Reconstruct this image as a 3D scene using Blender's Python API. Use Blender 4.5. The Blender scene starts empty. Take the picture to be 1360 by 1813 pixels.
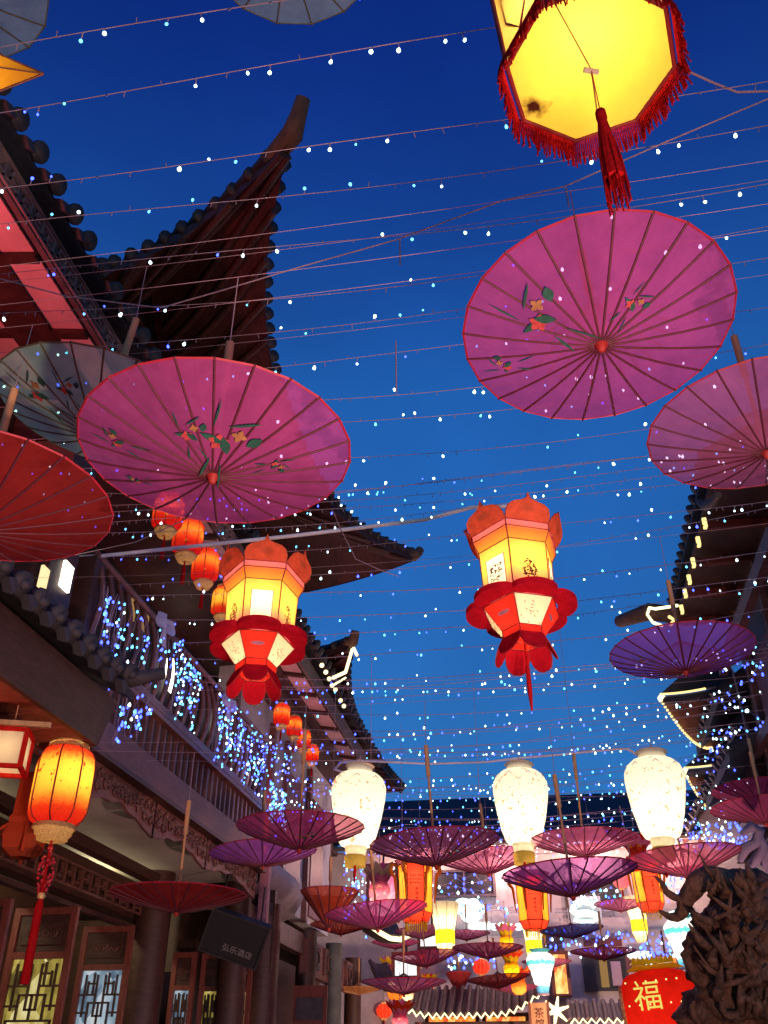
import bpy, math, random
from mathutils import Vector, Matrix
from math import sin, cos, pi, radians, sqrt, atan2
random.seed(7)
sc = bpy.context.scene
COL = sc.collection

# ------------------------------------------------------------------ camera (X across the street, Y along it, Z up)
PITCH, YAW, FOC, EYE = radians(32.5), radians(9.6), 1600.0, 1.6
cam = bpy.data.objects.new('camera', bpy.data.cameras.new('camera'))
COL.objects.link(cam)
cam.location = (0, 0, EYE)
cam.rotation_euler = (pi / 2 + PITCH, 0, YAW)
cam.data.sensor_fit = 'VERTICAL'
cam.data.sensor_height = 36
cam.data.lens = 36 * FOC / 1813
cam.data.clip_end = 500
sc.camera = cam

# ------------------------------------------------------------------ dusk sky
w = bpy.data.worlds.new('World'); sc.world = w; w.use_nodes = True
nt = w.node_tree; nt.nodes.clear()
sky = nt.nodes.new('ShaderNodeTexSky'); sky.sky_type = 'NISHITA'; sky.sun_disc = False
sky.sun_elevation = radians(3.5); sky.sun_rotation = radians(165); sky.ozone_density = 4.0; sky.dust_density = 0.3
sky.air_density = 1.0
tint = nt.nodes.new('ShaderNodeMix'); tint.data_type = 'RGBA'; tint.blend_type = 'MULTIPLY'
tint.inputs['Factor'].default_value = 1
tint.inputs['B'].default_value = (0.5, 0.95, 1.9, 1)      # late blue hour, tungsten white balance
tcs = nt.nodes.new('ShaderNodeTexCoord'); cl = nt.nodes.new('ShaderNodeTexNoise')
cl.inputs['Scale'].default_value = 3.0; cl.inputs['Detail'].default_value = 5
nt.links.new(tcs.outputs['Generated'], cl.inputs['Vector'])
clr = nt.nodes.new('ShaderNodeMapRange'); clr.inputs['From Min'].default_value = .3; clr.inputs['From Max'].default_value = .7; clr.inputs['To Min'].default_value = 0.86; clr.inputs['To Max'].default_value = 1.14
nt.links.new(cl.outputs['Fac'], clr.inputs['Value'])
clm = nt.nodes.new('ShaderNodeMix'); clm.data_type = 'RGBA'; clm.blend_type = 'MULTIPLY'; clm.inputs['Factor'].default_value = 1
bg = nt.nodes.new('ShaderNodeBackground'); bg.inputs['Strength'].default_value = 0.15
wo = nt.nodes.new('ShaderNodeOutputWorld')
nt.links.new(sky.outputs['Color'], tint.inputs['A'])
nt.links.new(tint.outputs['Result'], clm.inputs['A']); nt.links.new(clr.outputs['Result'], clm.inputs['B'])
sxyz = nt.nodes.new('ShaderNodeSeparateXYZ'); nt.links.new(tcs.outputs['Generated'], sxyz.inputs['Vector'])
dusk = nt.nodes.new('ShaderNodeValToRGB'); el = dusk.color_ramp.elements           # twilight deepens towards the zenith
for _ in range(3): el.new(.5)
for e_, p_, c_ in zip(el, (0, .35, .64, .86, 1), ((1.0, 1.1, .78), (1.1, 1.12, .8), (1.3, 1.5, 1.15), (.62, .6, .96), (.52, .5, .86))): e_.position = p_; e_.color = tuple(v / 1.6 for v in c_) + (1,)
nt.links.new(sxyz.outputs['Z'], dusk.inputs['Fac'])
dm = nt.nodes.new('ShaderNodeMix'); dm.data_type = 'RGBA'; dm.blend_type = 'MULTIPLY'; dm.inputs['Factor'].default_value = 1
nt.links.new(clm.outputs['Result'], dm.inputs['A']); nt.links.new(dusk.outputs['Color'], dm.inputs['B'])
bst = nt.nodes.new('ShaderNodeMix'); bst.data_type = 'RGBA'; bst.blend_type = 'MULTIPLY'; bst.inputs['Factor'].default_value = 1; bst.clamp_result = False
nt.links.new(dm.outputs['Result'], bst.inputs['A']); bst.inputs['B'].default_value = (1.6, 1.6, 1.6, 1)
nt.links.new(bst.outputs['Result'], bg.inputs['Color'])
nt.links.new(bg.outputs['Background'], wo.inputs['Surface'])
sun = bpy.data.objects.new('sun', bpy.data.lights.new('sun', 'SUN')); COL.objects.link(sun)
sun.data.energy = 0.01; sun.data.angle = radians(12); sun.data.color = (0.6, 0.7, 1.0)
sun.rotation_euler = (radians(88), 0, radians(165))

sc.view_settings.view_transform = 'Standard'; sc.view_settings.look = 'None'
sc.view_settings.exposure = 0.0; sc.view_settings.gamma = 1.0; sc.view_settings.use_curve_mapping = False
sc.render.engine = 'CYCLES'
sc.cycles.use_denoising = True
try: sc.cycles.denoiser = 'OPENIMAGEDENOISE'
except Exception: pass
sc.cycles.max_bounces = 6; sc.cycles.diffuse_bounces = 3; sc.cycles.glossy_bounces = 2
sc.cycles.transmission_bounces = 4; sc.cycles.transparent_max_bounces = 10
sc.cycles.sample_clamp_indirect = 3.0
sc.cycles.caustics_reflective = False; sc.cycles.caustics_refractive = False

# ------------------------------------------------------------------ from photograph to place
_F = Vector((-sin(YAW) * cos(PITCH), cos(YAW) * cos(PITCH), sin(PITCH)))
_R = Vector((cos(YAW), sin(YAW), 0))
_U = _R.cross(_F)
CAM = Vector((0, 0, EYE))
def ray(x, y): return _F + _R * ((x - 680) / FOC) + _U * ((906.5 - y) / FOC)
def Pd(x, y, depth): return CAM + ray(x, y) * depth
def PX(x, y, X): d = ray(x, y); return CAM + d * (X / d.x)
def PY(x, y, Y): d = ray(x, y); return CAM + d * (Y / d.y)
def PZ(x, y, Z): d = ray(x, y); return CAM + d * ((Z - EYE) / d.z)

# ------------------------------------------------------------------ mesh helpers
class MB:
    def __init__(s): s.v = []; s.f = []; s.sm = []
    def add(s, vs, fs, smooth=False):
        o = len(s.v); s.v += [tuple(p) for p in vs]
        for f in fs: s.f.append([i + o for i in f]); s.sm.append(smooth)
        return s
    def box(s, c, sz, rot=None):
        hx, hy, hz = sz[0] / 2, sz[1] / 2, sz[2] / 2
        vs = [Vector((a * hx, b * hy, d * hz)) for a in (-1, 1) for b in (-1, 1) for d in (-1, 1)]
        if rot is not None: vs = [rot @ v for v in vs]
        c = Vector(c)
        return s.add([v + c for v in vs], [(0, 1, 3, 2), (4, 6, 7, 5), (0, 4, 5, 1), (2, 3, 7, 6), (0, 2, 6, 4), (1, 5, 7, 3)])
    def beam(s, a, b, wd, ht, up=(0, 0, 1)):
        a = Vector(a); b = Vector(b); d = (b - a); L = d.length; d.normalize()
        u = Vector(up); x = d.cross(u)
        if x.length < 1e-4: x = d.cross(Vector((1, 0, 0)))
        x.normalize(); z = x.cross(d)
        R = Matrix((x, d, z)).transposed()
        return s.box((a + b) / 2, (wd, L, ht), R)
    def tube(s, pts, r, n=6, cap=True, smooth=True):
        pts = [Vector(p) for p in pts]; m = len(pts)
        rs = r if isinstance(r, (list, tuple)) else [r] * m
        t = (pts[1] - pts[0]).normalized()
        x = t.cross(Vector((0, 0, 1)))
        if x.length < 1e-3: x = t.cross(Vector((1, 0, 0)))
        x.normalize(); vs = []
        for i in range(m):
            t = (pts[min(i + 1, m - 1)] - pts[max(i - 1, 0)]).normalized()
            x = (x - t * x.dot(t))
            if x.length < 1e-6: x = t.orthogonal()
            x.normalize(); y = t.cross(x)
            for k in range(n):
                a = 2 * pi * k / n; vs.append(pts[i] + (x * cos(a) + y * sin(a)) * rs[i])
        fs = [(i * n + k, i * n + (k + 1) % n, (i + 1) * n + (k + 1) % n, (i + 1) * n + k) for i in range(m - 1) for k in range(n)]
        s.add(vs, fs, smooth)
        if cap:
            s.add(vs[:n], [tuple(range(n - 1, -1, -1))]); s.add(vs[-n:], [tuple(range(n))])
        return s
    def lathe(s, prof, n=16, smooth=True, c=(0, 0, 0), cap=False, a0=0.0):
        vs = [(c[0] + r * cos(a0 + 2 * pi * k / n), c[1] + r * sin(a0 + 2 * pi * k / n), c[2] + z) for r, z in prof for k in range(n)]
        fs = [(i * n + k, i * n + (k + 1) % n, (i + 1) * n + (k + 1) % n, (i + 1) * n + k) for i in range(len(prof) - 1) for k in range(n)]
        s.add(vs, fs, smooth)
        if cap: s.add(vs[:n], [tuple(range(n - 1, -1, -1))]); s.add(vs[-n:], [tuple(range(n))])
        return s
    def slab(s, poly, th):       # closed plate: polygon (3D) extruded by vector th
        th = Vector(th); n = len(poly); p = [Vector(q) for q in poly]
        vs = p + [q + th for q in p]
        fs = [tuple(range(n - 1, -1, -1)), tuple(range(n, 2 * n))] + [(i, (i + 1) % n, n + (i + 1) % n, n + i) for i in range(n)]
        return s.add(vs, fs)
    def sphere(s, c, r, n=8, m=5, sq=(1, 1, 1)):
        prof = [(max(1e-4, r * sin(pi * i / m)), -r * cos(pi * i / m)) for i in range(m + 1)]
        o = len(s.v); s.lathe(prof, n)
        for i in range(o, len(s.v)):
            q = s.v[i]; s.v[i] = (c[0] + q[0] * sq[0], c[1] + q[1] * sq[1], c[2] + q[2] * sq[2])
        return s
    def mesh(s, name, mat):
        me = bpy.data.meshes.new(name); me.from_pydata(s.v, [], s.f)
        me.polygons.foreach_set('use_smooth', s.sm); me.materials.append(mat); me.update()
        return me
    def build(s, name, mat, parent=None): return link(name, s.mesh(name, mat), parent)

def link(name, data, parent=None, loc=(0, 0, 0), rot=(0, 0, 0), scale=(1, 1, 1)):
    o = bpy.data.objects.new(name, data); COL.objects.link(o)
    o.parent = parent; o.location = loc; o.rotation_euler = rot; o.scale = scale
    return o
def tag(o, label, cat, group=None, kind=None):
    o['label'] = label; o['category'] = cat
    if group: o['group'] = group
    if kind: o['kind'] = kind
    return o
def thing(name, label, cat, loc=(0, 0, 0), rot=(0, 0, 0), group=None):
    return tag(link(name, None, None, loc, rot), label, cat, group)
def structure(o): o['kind'] = 'structure'; return o

# ------------------------------------------------------------------ materials
M = {}
def newmat(name):
    m = bpy.data.materials.new(name); m.use_nodes = True; m.node_tree.nodes.clear(); M[name] = m
    return m, m.node_tree, m.node_tree.nodes.new('ShaderNodeOutputMaterial')
def noisecol(nt, col, var, scale, stretch=(1, 1, 1), obj=True):
    tc = nt.nodes.new('ShaderNodeTexCoord'); mp = nt.nodes.new('ShaderNodeMapping'); mp.inputs['Scale'].default_value = stretch
    nt.links.new(tc.outputs['Object'], mp.inputs['Vector'])
    no = nt.nodes.new('ShaderNodeTexNoise'); no.inputs['Scale'].default_value = scale; no.inputs['Detail'].default_value = 6
    no.inputs['Roughness'].default_value = 0.65
    nt.links.new(mp.outputs['Vector'], no.inputs['Vector'])
    rp = nt.nodes.new('ShaderNodeValToRGB'); rp.color_ramp.elements[0].position = 0.3; rp.color_ramp.elements[1].position = 0.7
    rp.color_ramp.elements[0].color = tuple(max(0, c * (1 - var)) for c in col) + (1,)
    rp.color_ramp.elements[1].color = tuple(min(1, c * (1 + var)) for c in col) + (1,)
    nt.links.new(no.outputs['Fac'], rp.inputs['Fac'])
    return rp.outputs['Color'], no.outputs['Fac']
def surf(name, col, rough=0.7, var=0.35, scale=6, stretch=(1, 1, 1), bump=0.25, metal=0.0):
    m, nt, out = newmat(name)
    b = nt.nodes.new('ShaderNodeBsdfPrincipled')
    c, f = noisecol(nt, col, var, scale, stretch)
    nt.links.new(c, b.inputs['Base Color']); b.inputs['Roughness'].default_value = rough; b.inputs['Metallic'].default_value = metal
    if bump:
        bp = nt.nodes.new('ShaderNodeBump'); bp.inputs['Strength'].default_value = bump; bp.inputs['Distance'].default_value = 0.02 if bump < .8 else .05
        nt.links.new(f, bp.inputs['Height']); nt.links.new(bp.outputs['Normal'], b.inputs['Normal'])
    nt.links.new(b.outputs['BSDF'], out.inputs['Surface']); return m
def glow(name, col, strength, sample=True):
    m, nt, out = newmat(name)
    e = nt.nodes.new('ShaderNodeEmission'); e.inputs['Color'].default_value = tuple(col) + (1,); e.inputs['Strength'].default_value = strength
    nt.links.new(e.outputs['Emission'], out.inputs['Surface'])
    if not sample: m.cycles.emission_sampling = 'NONE'
    return m
def cloth(name, col, transl=0.55, transp=0.0, var=0.12, scale=40, dye=None, axis='Z', stain=None, spots=None):
    """paper or silk: diffuse + translucent (+ a little see-through weave); dye = [(pos 0..1, colour)] along axis between lo and hi"""
    m, nt, out = newmat(name)
    c, f = noisecol(nt, col, var, scale)
    if dye:
        lo, hi, stops = dye
        tc = nt.nodes.new('ShaderNodeTexCoord'); sx = nt.nodes.new('ShaderNodeSeparateXYZ'); nt.links.new(tc.outputs['Object'], sx.inputs['Vector'])
        mr = nt.nodes.new('ShaderNodeMapRange'); mr.inputs['From Min'].default_value = lo; mr.inputs['From Max'].default_value = hi
        nt.links.new(sx.outputs[axis], mr.inputs['Value'])
        n2 = nt.nodes.new('ShaderNodeTexNoise'); n2.inputs['Scale'].default_value = 9
        nt.links.new(tc.outputs['Object'], n2.inputs['Vector'])
        ad = nt.nodes.new('ShaderNodeMath'); ad.operation = 'MULTIPLY_ADD'; ad.inputs[1].default_value = 0.14; ad.inputs[2].default_value = -0.07
        nt.links.new(n2.outputs['Fac'], ad.inputs[0])
        a2 = nt.nodes.new('ShaderNodeMath'); nt.links.new(ad.outputs[0], a2.inputs[0]); nt.links.new(mr.outputs['Result'], a2.inputs[1])
        rp = nt.nodes.new('ShaderNodeValToRGB'); el = rp.color_ramp.elements
        while len(el) < len(stops): el.new(0.5)
        for e_, (p_, c_) in zip(el, stops): e_.position = p_; e_.color = tuple(c_) + (1,)
        nt.links.new(a2.outputs[0], rp.inputs['Fac']); c = rp.outputs['Color']
    if stain:
        tc = nt.nodes.new('ShaderNodeTexCoord'); c0, rad, scol = stain
        vd = nt.nodes.new('ShaderNodeVectorMath'); vd.operation = 'DISTANCE'; vd.inputs[1].default_value = c0
        nn = nt.nodes.new('ShaderNodeTexNoise'); nn.inputs['Scale'].default_value = 14; nn.inputs['Detail'].default_value = 5
        nt.links.new(tc.outputs['Object'], nn.inputs['Vector'])
        nt.links.new(tc.outputs['Object'], vd.inputs[0])
        ma = nt.nodes.new('ShaderNodeMath'); ma.operation = 'MULTIPLY_ADD'; ma.inputs[1].default_value = 0.16; nt.links.new(nn.outputs['Fac'], ma.inputs[0]); nt.links.new(vd.outputs['Value'], ma.inputs[2])
        mr = nt.nodes.new('ShaderNodeMapRange'); mr.inputs['From Min'].default_value = rad + .05; mr.inputs['From Max'].default_value = rad + .09
        mr.inputs['To Min'].default_value = 1; mr.inputs['To Max'].default_value = 0; nt.links.new(ma.outputs[0], mr.inputs['Value'])
        mx = nt.nodes.new('ShaderNodeMix'); mx.data_type = 'RGBA'; nt.links.new(mr.outputs['Result'], mx.inputs['Factor'])
        nt.links.new(c, mx.inputs['A']); mx.inputs['B'].default_value = tuple(scol) + (1,); c = mx.outputs['Result']
    for sp_scale, lo_, scol in (spots or []):
        tc = nt.nodes.new('ShaderNodeTexCoord'); nn = nt.nodes.new('ShaderNodeTexNoise'); nn.inputs['Scale'].default_value = sp_scale; nn.inputs['Detail'].default_value = 4
        nt.links.new(tc.outputs['Object'], nn.inputs['Vector'])
        mr = nt.nodes.new('ShaderNodeMapRange'); mr.inputs['From Min'].default_value = lo_; mr.inputs['From Max'].default_value = lo_ + .04; nt.links.new(nn.outputs['Fac'], mr.inputs['Value'])
        mx = nt.nodes.new('ShaderNodeMix'); mx.data_type = 'RGBA'; nt.links.new(mr.outputs['Result'], mx.inputs['Factor'])
        nt.links.new(c, mx.inputs['A']); mx.inputs['B'].default_value = tuple(scol) + (1,); c = mx.outputs['Result']
    d = nt.nodes.new('ShaderNodeBsdfDiffuse'); t = nt.nodes.new('ShaderNodeBsdfTranslucent')
    nt.links.new(c, d.inputs['Color']); nt.links.new(c, t.inputs['Color'])
    mx = nt.nodes.new('ShaderNodeMixShader'); mx.inputs['Fac'].default_value = transl
    nt.links.new(d.outputs['BSDF'], mx.inputs[1]); nt.links.new(t.outputs['BSDF'], mx.inputs[2]); res = mx.outputs['Shader']
    if transp:
        tr = nt.nodes.new('ShaderNodeBsdfTransparent'); tr.inputs['Color'].default_value = tuple(min(1, .25 + .75 * v) for v in col) + (1,)
        m2 = nt.nodes.new('ShaderNodeMixShader'); m2.inputs['Fac'].default_value = transp
        nt.links.new(res, m2.inputs[1]); nt.links.new(tr.outputs['BSDF'], m2.inputs[2]); res = m2.outputs['Shader']
    nt.links.new(res, out.inputs['Surface']); return m

surf('stone', (0.22, 0.21, 0.2), 0.7, 0.3, 3)
surf('dark_wood', (0.05, 0.019, 0.013), 0.55, 0.45, 5, (1, 1, 6))
surf('red_wood', (0.16, 0.035, 0.025), 0.5, 0.4, 6, (6, 1, 1))
surf('plank', (0.17, 0.055, 0.03), 0.6, 0.5, 5, (1, 8, 1))
surf('mauve_wood', (0.15, 0.06, 0.048), 0.55, 0.3, 6, (1, 1, 5))
surf('fascia_wood', (0.11, 0.075, 0.075), 0.7, 0.3, 6)
surf('carved_wood', (0.13, 0.055, 0.04), 0.5, 0.4, 10)
surf('tile', (0.03, 0.028, 0.03), 0.65, 0.5, 9)
surf('tile_pale', (0.16, 0.12, 0.11), 0.7, 0.4, 9)
surf('plaster', (0.42, 0.4, 0.4), 0.85, 0.15, 3)
surf('soffit_plaster', (0.36, 0.35, 0.29), 0.85, 0.15, 2)
surf('pink_panel', (0.62, 0.42, 0.4), 0.8, 0.18, 2.5)
surf('far_wall', (0.5, 0.44, 0.42), 0.85, 0.2, 2)
surf('dark_trim', (0.02, 0.018, 0.02), 0.6, 0.3, 8)
surf('root_wood', (0.14, 0.068, 0.036), 0.6, 0.75, 14, (1, 1, 1), 0.9)
surf('bamboo', (0.55, 0.3, 0.12), 0.5, 0.3, 12, (1, 1, .2))
surf('metal_pipe', (0.8, 0.76, 0.76), 0.4, 0.1, 5, bump=0)
surf('wire', (0.42, 0.28, 0.31), 0.5, 0.1, 5, bump=0)
surf('gold', (0.75, 0.5, 0.18), 0.4, 0.3, 25, metal=0.35)
surf('rib', (0.085, 0.012, 0.024), 0.6, 0.3, 20, bump=0)
surf('rim_red', (0.35, 0.01, 0.03), 0.6, 0.2, 20, bump=0)
surf('rib_olive', (0.09, 0.08, 0.04), 0.6, 0.3, 20, bump=0)
surf('lantern_frame', (0.22, 0.012, 0.01), 0.6, 0.2, 20, bump=0)
surf('sign_black', (0.008, 0.007, 0.01), 0.7, 0.3, 4, bump=0)
surf('sign_text', (0.22, 0.2, 0.2), 0.5, 0.1, 4, bump=0)
surf('ink', (0.10, 0.01, 0.01), 0.7, 0.3, 30, bump=0)
cloth('tassel_red', (0.5, 0.012, 0.015), 0.25, 0, 0.4, 60)
cloth('bow_cloth', (0.75, 0.7, 0.8), 0.4, 0.1)
surf('paint_green', (0.01, 0.075, 0.05), 0.7, 0.4, 25, bump=0)
surf('paint_red', (0.42, 0.05, 0.05), 0.7, 0.3, 25, bump=0)
surf('paint_ochre', (0.3, 0.14, 0.05), 0.7, 0.3, 25, bump=0)
surf('paint_dark', (0.02, 0.01, 0.05), 0.7, 0.3, 25, bump=0)

glow('bulb_white', (0.6, 0.88, 1.0), 6)
glow('bulb_pink', (1.0, 0.25, 0.5), 5)
glow('bulb_blue', (0.04, 0.07, 1.0), 8)
glow('bulb_cyan', (0.1, 0.5, 1.0), 5)
glow('led_warm', (1.0, 0.72, 0.26), 1.7)
glow('led_cream', (1.0, 0.84, 0.42), 2.6)
glow('neon_white', (0.75, 1.0, 1.0), 2.0)
glow('pane_warm', (1.0, 0.72, 0.36), 1.3)
glow('pane_cool', (0.72, 0.86, 0.9), 0.55)
glow('pane_green', (0.75, 0.75, 0.34), 0.42)
glow('screen_blue', (0.12, 0.4, 1.0), 1.0)
glow('pane_white', (1.0, 0.9, 0.75), 4)
glow('pane_dim', (0.9, 0.5, 0.18), 0.35)

def pane(name, c1, c2, c3, strength):
    m, nt, out = newmat(name)
    tc = nt.nodes.new('ShaderNodeTexCoord'); mp = nt.nodes.new('ShaderNodeMapping'); mp.inputs['Scale'].default_value = (2.2, 2.2, 1.3)
    nt.links.new(tc.outputs['Object'], mp.inputs['Vector'])
    no = nt.nodes.new('ShaderNodeTexVoronoi'); no.inputs['Scale'].default_value = 2.6; nt.links.new(mp.outputs['Vector'], no.inputs['Vector'])
    n2 = nt.nodes.new('ShaderNodeTexNoise'); n2.inputs['Scale'].default_value = 3.5; nt.links.new(mp.outputs['Vector'], n2.inputs['Vector'])
    sx = nt.nodes.new('ShaderNodeSeparateColor'); nt.links.new(no.outputs['Color'], sx.inputs['Color'])
    mx = nt.nodes.new('ShaderNodeMix'); mx.inputs['Factor'].default_value = .55; nt.links.new(sx.outputs['Red'], mx.inputs['A']); nt.links.new(n2.outputs['Fac'], mx.inputs['B'])
    rp = nt.nodes.new('ShaderNodeValToRGB'); el = rp.color_ramp.elements; el.new(.5)
    for e_, p_, c_ in zip(el, (.25, .5, .72), (c1, c2, c3)): e_.position = p_; e_.color = tuple(c_) + (1,)
    nt.links.new(mx.outputs['Result'], rp.inputs['Fac'])
    e = nt.nodes.new('ShaderNodeEmission'); e.inputs['Strength'].default_value = strength; nt.links.new(rp.outputs['Color'], e.inputs['Color'])
    g_ = nt.nodes.new('ShaderNodeBsdfGlossy'); g_.inputs['Roughness'].default_value = .08; g_.inputs['Color'].default_value = (.08, .08, .08, 1)
    ad = nt.nodes.new('ShaderNodeAddShader'); nt.links.new(e.outputs['Emission'], ad.inputs[0]); nt.links.new(g_.outputs['BSDF'], ad.inputs[1])
    nt.links.new(ad.outputs['Shader'], out.inputs['Surface'])
pane('pane_cool', (.12, .2, .3), (.55, .72, .85), (.95, 1, 1), .6)
pane('pane_green', (.12, .09, .02), (.55, .42, .08), (1, .9, .45), .8)
# parasol fabrics
FAB = {}
for k, c in dict(magenta=(0.64, 0.11, 0.36), pink=(0.70, 0.10, 0.28), red=(0.4, 0.035, 0.03), purple=(0.56, 0.15, 0.62), rose=(0.68, 0.19, 0.36),
                 wine=(0.56, 0.1, 0.22), blue=(0.12, 0.2, 0.6), orange=(0.8, 0.35, 0.09), green=(0.5, 0.95, 0.6), pale=(0.4, 0.6, 0.52), scarlet=(0.75, 0.12, 0.04)).items():
    FAB[k] = cloth('silk_' + k, c, 0.5, 0.36, 0.22, 4.5, spots=[(3.2, .66, tuple(v * .8 for v in c))])

# ------------------------------------------------------------------ ground
structure(MB().box((0, 30, -0.05), (400, 400, 0.1)).build('ground', M['stone']))
g = MB()
structure(MB().box((-0.7, 12, 0.006), (7.4, 60, 0.012)).build('street_paving', surf('paving', (0.16, 0.15, 0.15), 0.5, 0.4, 2)))

# ------------------------------------------------------------------ curly helper
def spiral(c, r0, turns, ax, ay, a0=0, n=18, sgn=1):
    pts = []
    for i in range(n):
        t = i / (n - 1); a = a0 + sgn * t * turns * 2 * pi; r = r0 * (1 - 0.85 * t)
        pts.append(Vector(c) + Vector(ax) * r * cos(a) + Vector(ay) * r * sin(a))
    return pts
def text_mesh(name, s, size, mat, parent, loc, rot, depth=0.006):
    cu = bpy.data.curves.new(name, 'FONT'); cu.body = s; cu.size = size; cu.align_x = 'CENTER'; cu.align_y = 'CENTER'; cu.extrude = depth
    o = bpy.data.objects.new(name, cu); COL.objects.link(o)
    dg = bpy.context.evaluated_depsgraph_get(); dg.update()
    me = bpy.data.meshes.new_from_object(o.evaluated_get(dg)); bpy.data.objects.remove(o)
    me.materials.clear(); me.materials.append(mat)
    return link(name, me, parent, loc, rot)

# ================================================================== LEFT SHOPHOUSE
XF = -4.5
house = thing('timber_shophouse', 'long two storey timber shophouse with balcony and deep eaves on the left', 'building', (-6, 2, 0))
def H(mb, name, mat, parent=None):
    o = mb.build(name, M[mat] if isinstance(mat, str) else mat, parent or house)
    if (parent or house) is house: o.location = (6, -2, 0)
    return o
def Hlink(name, me, loc, rot=(0, 0, 0), parent=None, scale=(1, 1, 1)):
    return link(name, me, house, (loc[0] + 6, loc[1] - 2, loc[2]), rot, scale)

# walls
H(MB().box((-8.75, 12.5, 4.6), (0.2, 25, 9.2)).box((-7.4, 24.6, 4.2), (2.6, .2, 8.4)), 'back_wall', 'dark_wood')
H(MB().box((-6.15, 11.5, 6.6), (0.2, 21, 4.2)), 'upper_wall', surf('gallery_wood', (0.022, 0.009, 0.008), 0.6, .4, 5))
H(MB().box((-6.6, 17.6, 2.2), (0.2, 5.0, 4.4)), 'shop_wall', 'dark_wood')
# balcony slab with soft plaster soffit
H(MB().slab([(-4.62, 5.0, 4.42), (-4.62, 15.0, 4.42), (-8.66, 15.0, 4.42), (-8.66, 5.0, 4.42)], (0, 0, 0.2)), 'soffit', 'soffit_plaster')
H(MB().box((-5.3, 10, 4.74), (1.6, 10, 0.2)), 'balcony_floor', 'dark_wood')
H(MB().box((-4.5, 10.4, 4.7), (0.14, 8.4, 0.36)), 'edge_board', 'mauve_wood')
H(MB().box((-4.46, 10.4, 4.49), (0.2, 8.4, 0.05)), 'moulding', 'dark_wood')
# carved valance in bays
def valance(y0, y1):
    mb = MB(); n = 24; L = y1 - y0; top = []; bot = []
    for i in range(n + 1):
        t = i / n; s = abs(2 * t - 1)
        zb = 4.09 + 0.13 * (1 - s) ** 1.2 + 0.014 * cos(t * 2 * pi * 4) - 0.04 * max(0, (s - .8) / .2)
        bot.append((0, y0 + L * t, zb)); top.append((0, y0 + L * t, 4.46))
    vs = []; fs = []
    for x in (-4.53, -4.49):
        vs += [(x, p[1], p[2]) for p in bot] + [(x, p[1], p[2]) for p in top]
    m = n + 1
    for i in range(n):
        fs += [(i, i + 1, m + i + 1, m + i), (2 * m + i, 3 * m + i, 3 * m + i + 1, 2 * m + i + 1), (i, 2 * m + i, 2 * m + i + 1, i + 1)]
    mb.add(vs, fs); o = H(mb, 'carved_valance', 'mauve_wood')
    c = MB()
    for k in range(9):
        yy = y0 + L * (0.5 + (k - 4) * 0.062); zz = 4.31 + 0.03 * sin(k * 2.1)
        c.tube(spiral((-4.475, yy, zz), 0.075, 1.6, (0, 1, 0), (0, 0, 1), k * 1.3, 14, 1 if k % 2 else -1), 0.014, 4)
    for e in (0.05, 0.15, 0.85, 0.95):
        for q in range(2):
            c.tube(spiral((-4.475, y0 + L * e, 4.36 - q * .13), 0.065, 1.5, (0, 1, 0), (0, 0, 1), q + e * 9, 12, 1 if q else -1), 0.014, 4)
    for e in (.22, .3, .7, .78):
        c.tube(spiral((-4.475, y0 + L * e, 4.36), 0.05, 1.3, (0, 1, 0), (0, 0, 1), e * 20, 10), 0.012, 4)
    c.build('scroll_carving', M['carved_wood'], o)['kind'] = 'stuff'
for y0, y1 in ((6.3, 8.45), (8.5, 10.3), (10.35, 12.15), (12.2, 14.5)): valance(y0, y1)
# railings
me = MB().box((0, 0, 0.31), (0.045, 0.05, 0.62)).mesh('baluster', M['mauve_wood'])
y = 8.75
while y < 14.45:
    Hlink('lower_baluster', me, (-4.52, y, 4.88)); y += 0.2
pts = [Vector((-0.02 + 0.1 * sin(pi * t) ** 1.0 - .02 * t, 0, 0.98 * t)) for t in [i / 7 for i in range(8)]]
me = MB().tube(pts, [0.03, .032, .034, .034, .032, .03, .028, .028], 6).mesh('baluster', M['mauve_wood'])
y = 8.05
while y < 14.5:
    Hlink('bowed_baluster', me, (-4.5, y, 5.52), (0, 0, random.uniform(-.05, .05))); y += 0.25
H(MB().box((-4.5, 11.6, 5.49), (0.16, 6.0, 0.1)).box((-4.47, 11.6, 5.4), (0.1, 6.0, 0.06)), 'middle_rail', 'mauve_wood')
H(MB().tube([(-4.5, 7.9, 6.5), (-4.5, 14.75, 6.58)], 0.038, 8), 'hand_rail', 'mauve_wood')
for y in (8.0, 14.6):
    H(MB().box((-4.6, y, 5.6), (0.22, 0.22, 1.75)), 'balcony_post', 'dark_wood')
H(MB().box((-5.0, 7.3, 5.95), (1.0, 0.5, 3.0)), 'panelled_bay', 'dark_wood')
# columns and beams below
for (x, y, r) in ((-5.95, 14.1, 0.27), (-4.95, 15.1, 0.22)):
    H(MB().lathe([(r, 0), (r, 4.42)], 18, c=(x, y, 0)), 'column', 'dark_wood')
H(MB().box((-6.3, 10.2, 4.0), (0.25, 9.5, 0.5)).box((-6.2, 10.2, 3.62), (0.12, 9.5, 0.06)), 'lintel_beam', 'dark_wood')
H(MB().box((-5.9, 10.2, 4.28), (0.18, 9.5, 0.14)), 'ceiling_beam', 'dark_wood')
c = MB()
for i in range(38):
    yy = 5.6 + i * .25
    c.box((-6.05, yy, 3.92), (.03, .03, .26)); c.box((-6.05, yy + .08, 3.86 + .08 * (i % 2)), (.03, .16, .025)); c.box((-6.05, yy + .16, 3.96), (.03, .025, .12))
c.box((-6.05, 10.2, 4.06), (.03, 9.5, .03)).box((-6.05, 10.2, 3.79), (.03, 9.5, .03))
H(c, 'fretwork', 'carved_wood')
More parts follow.
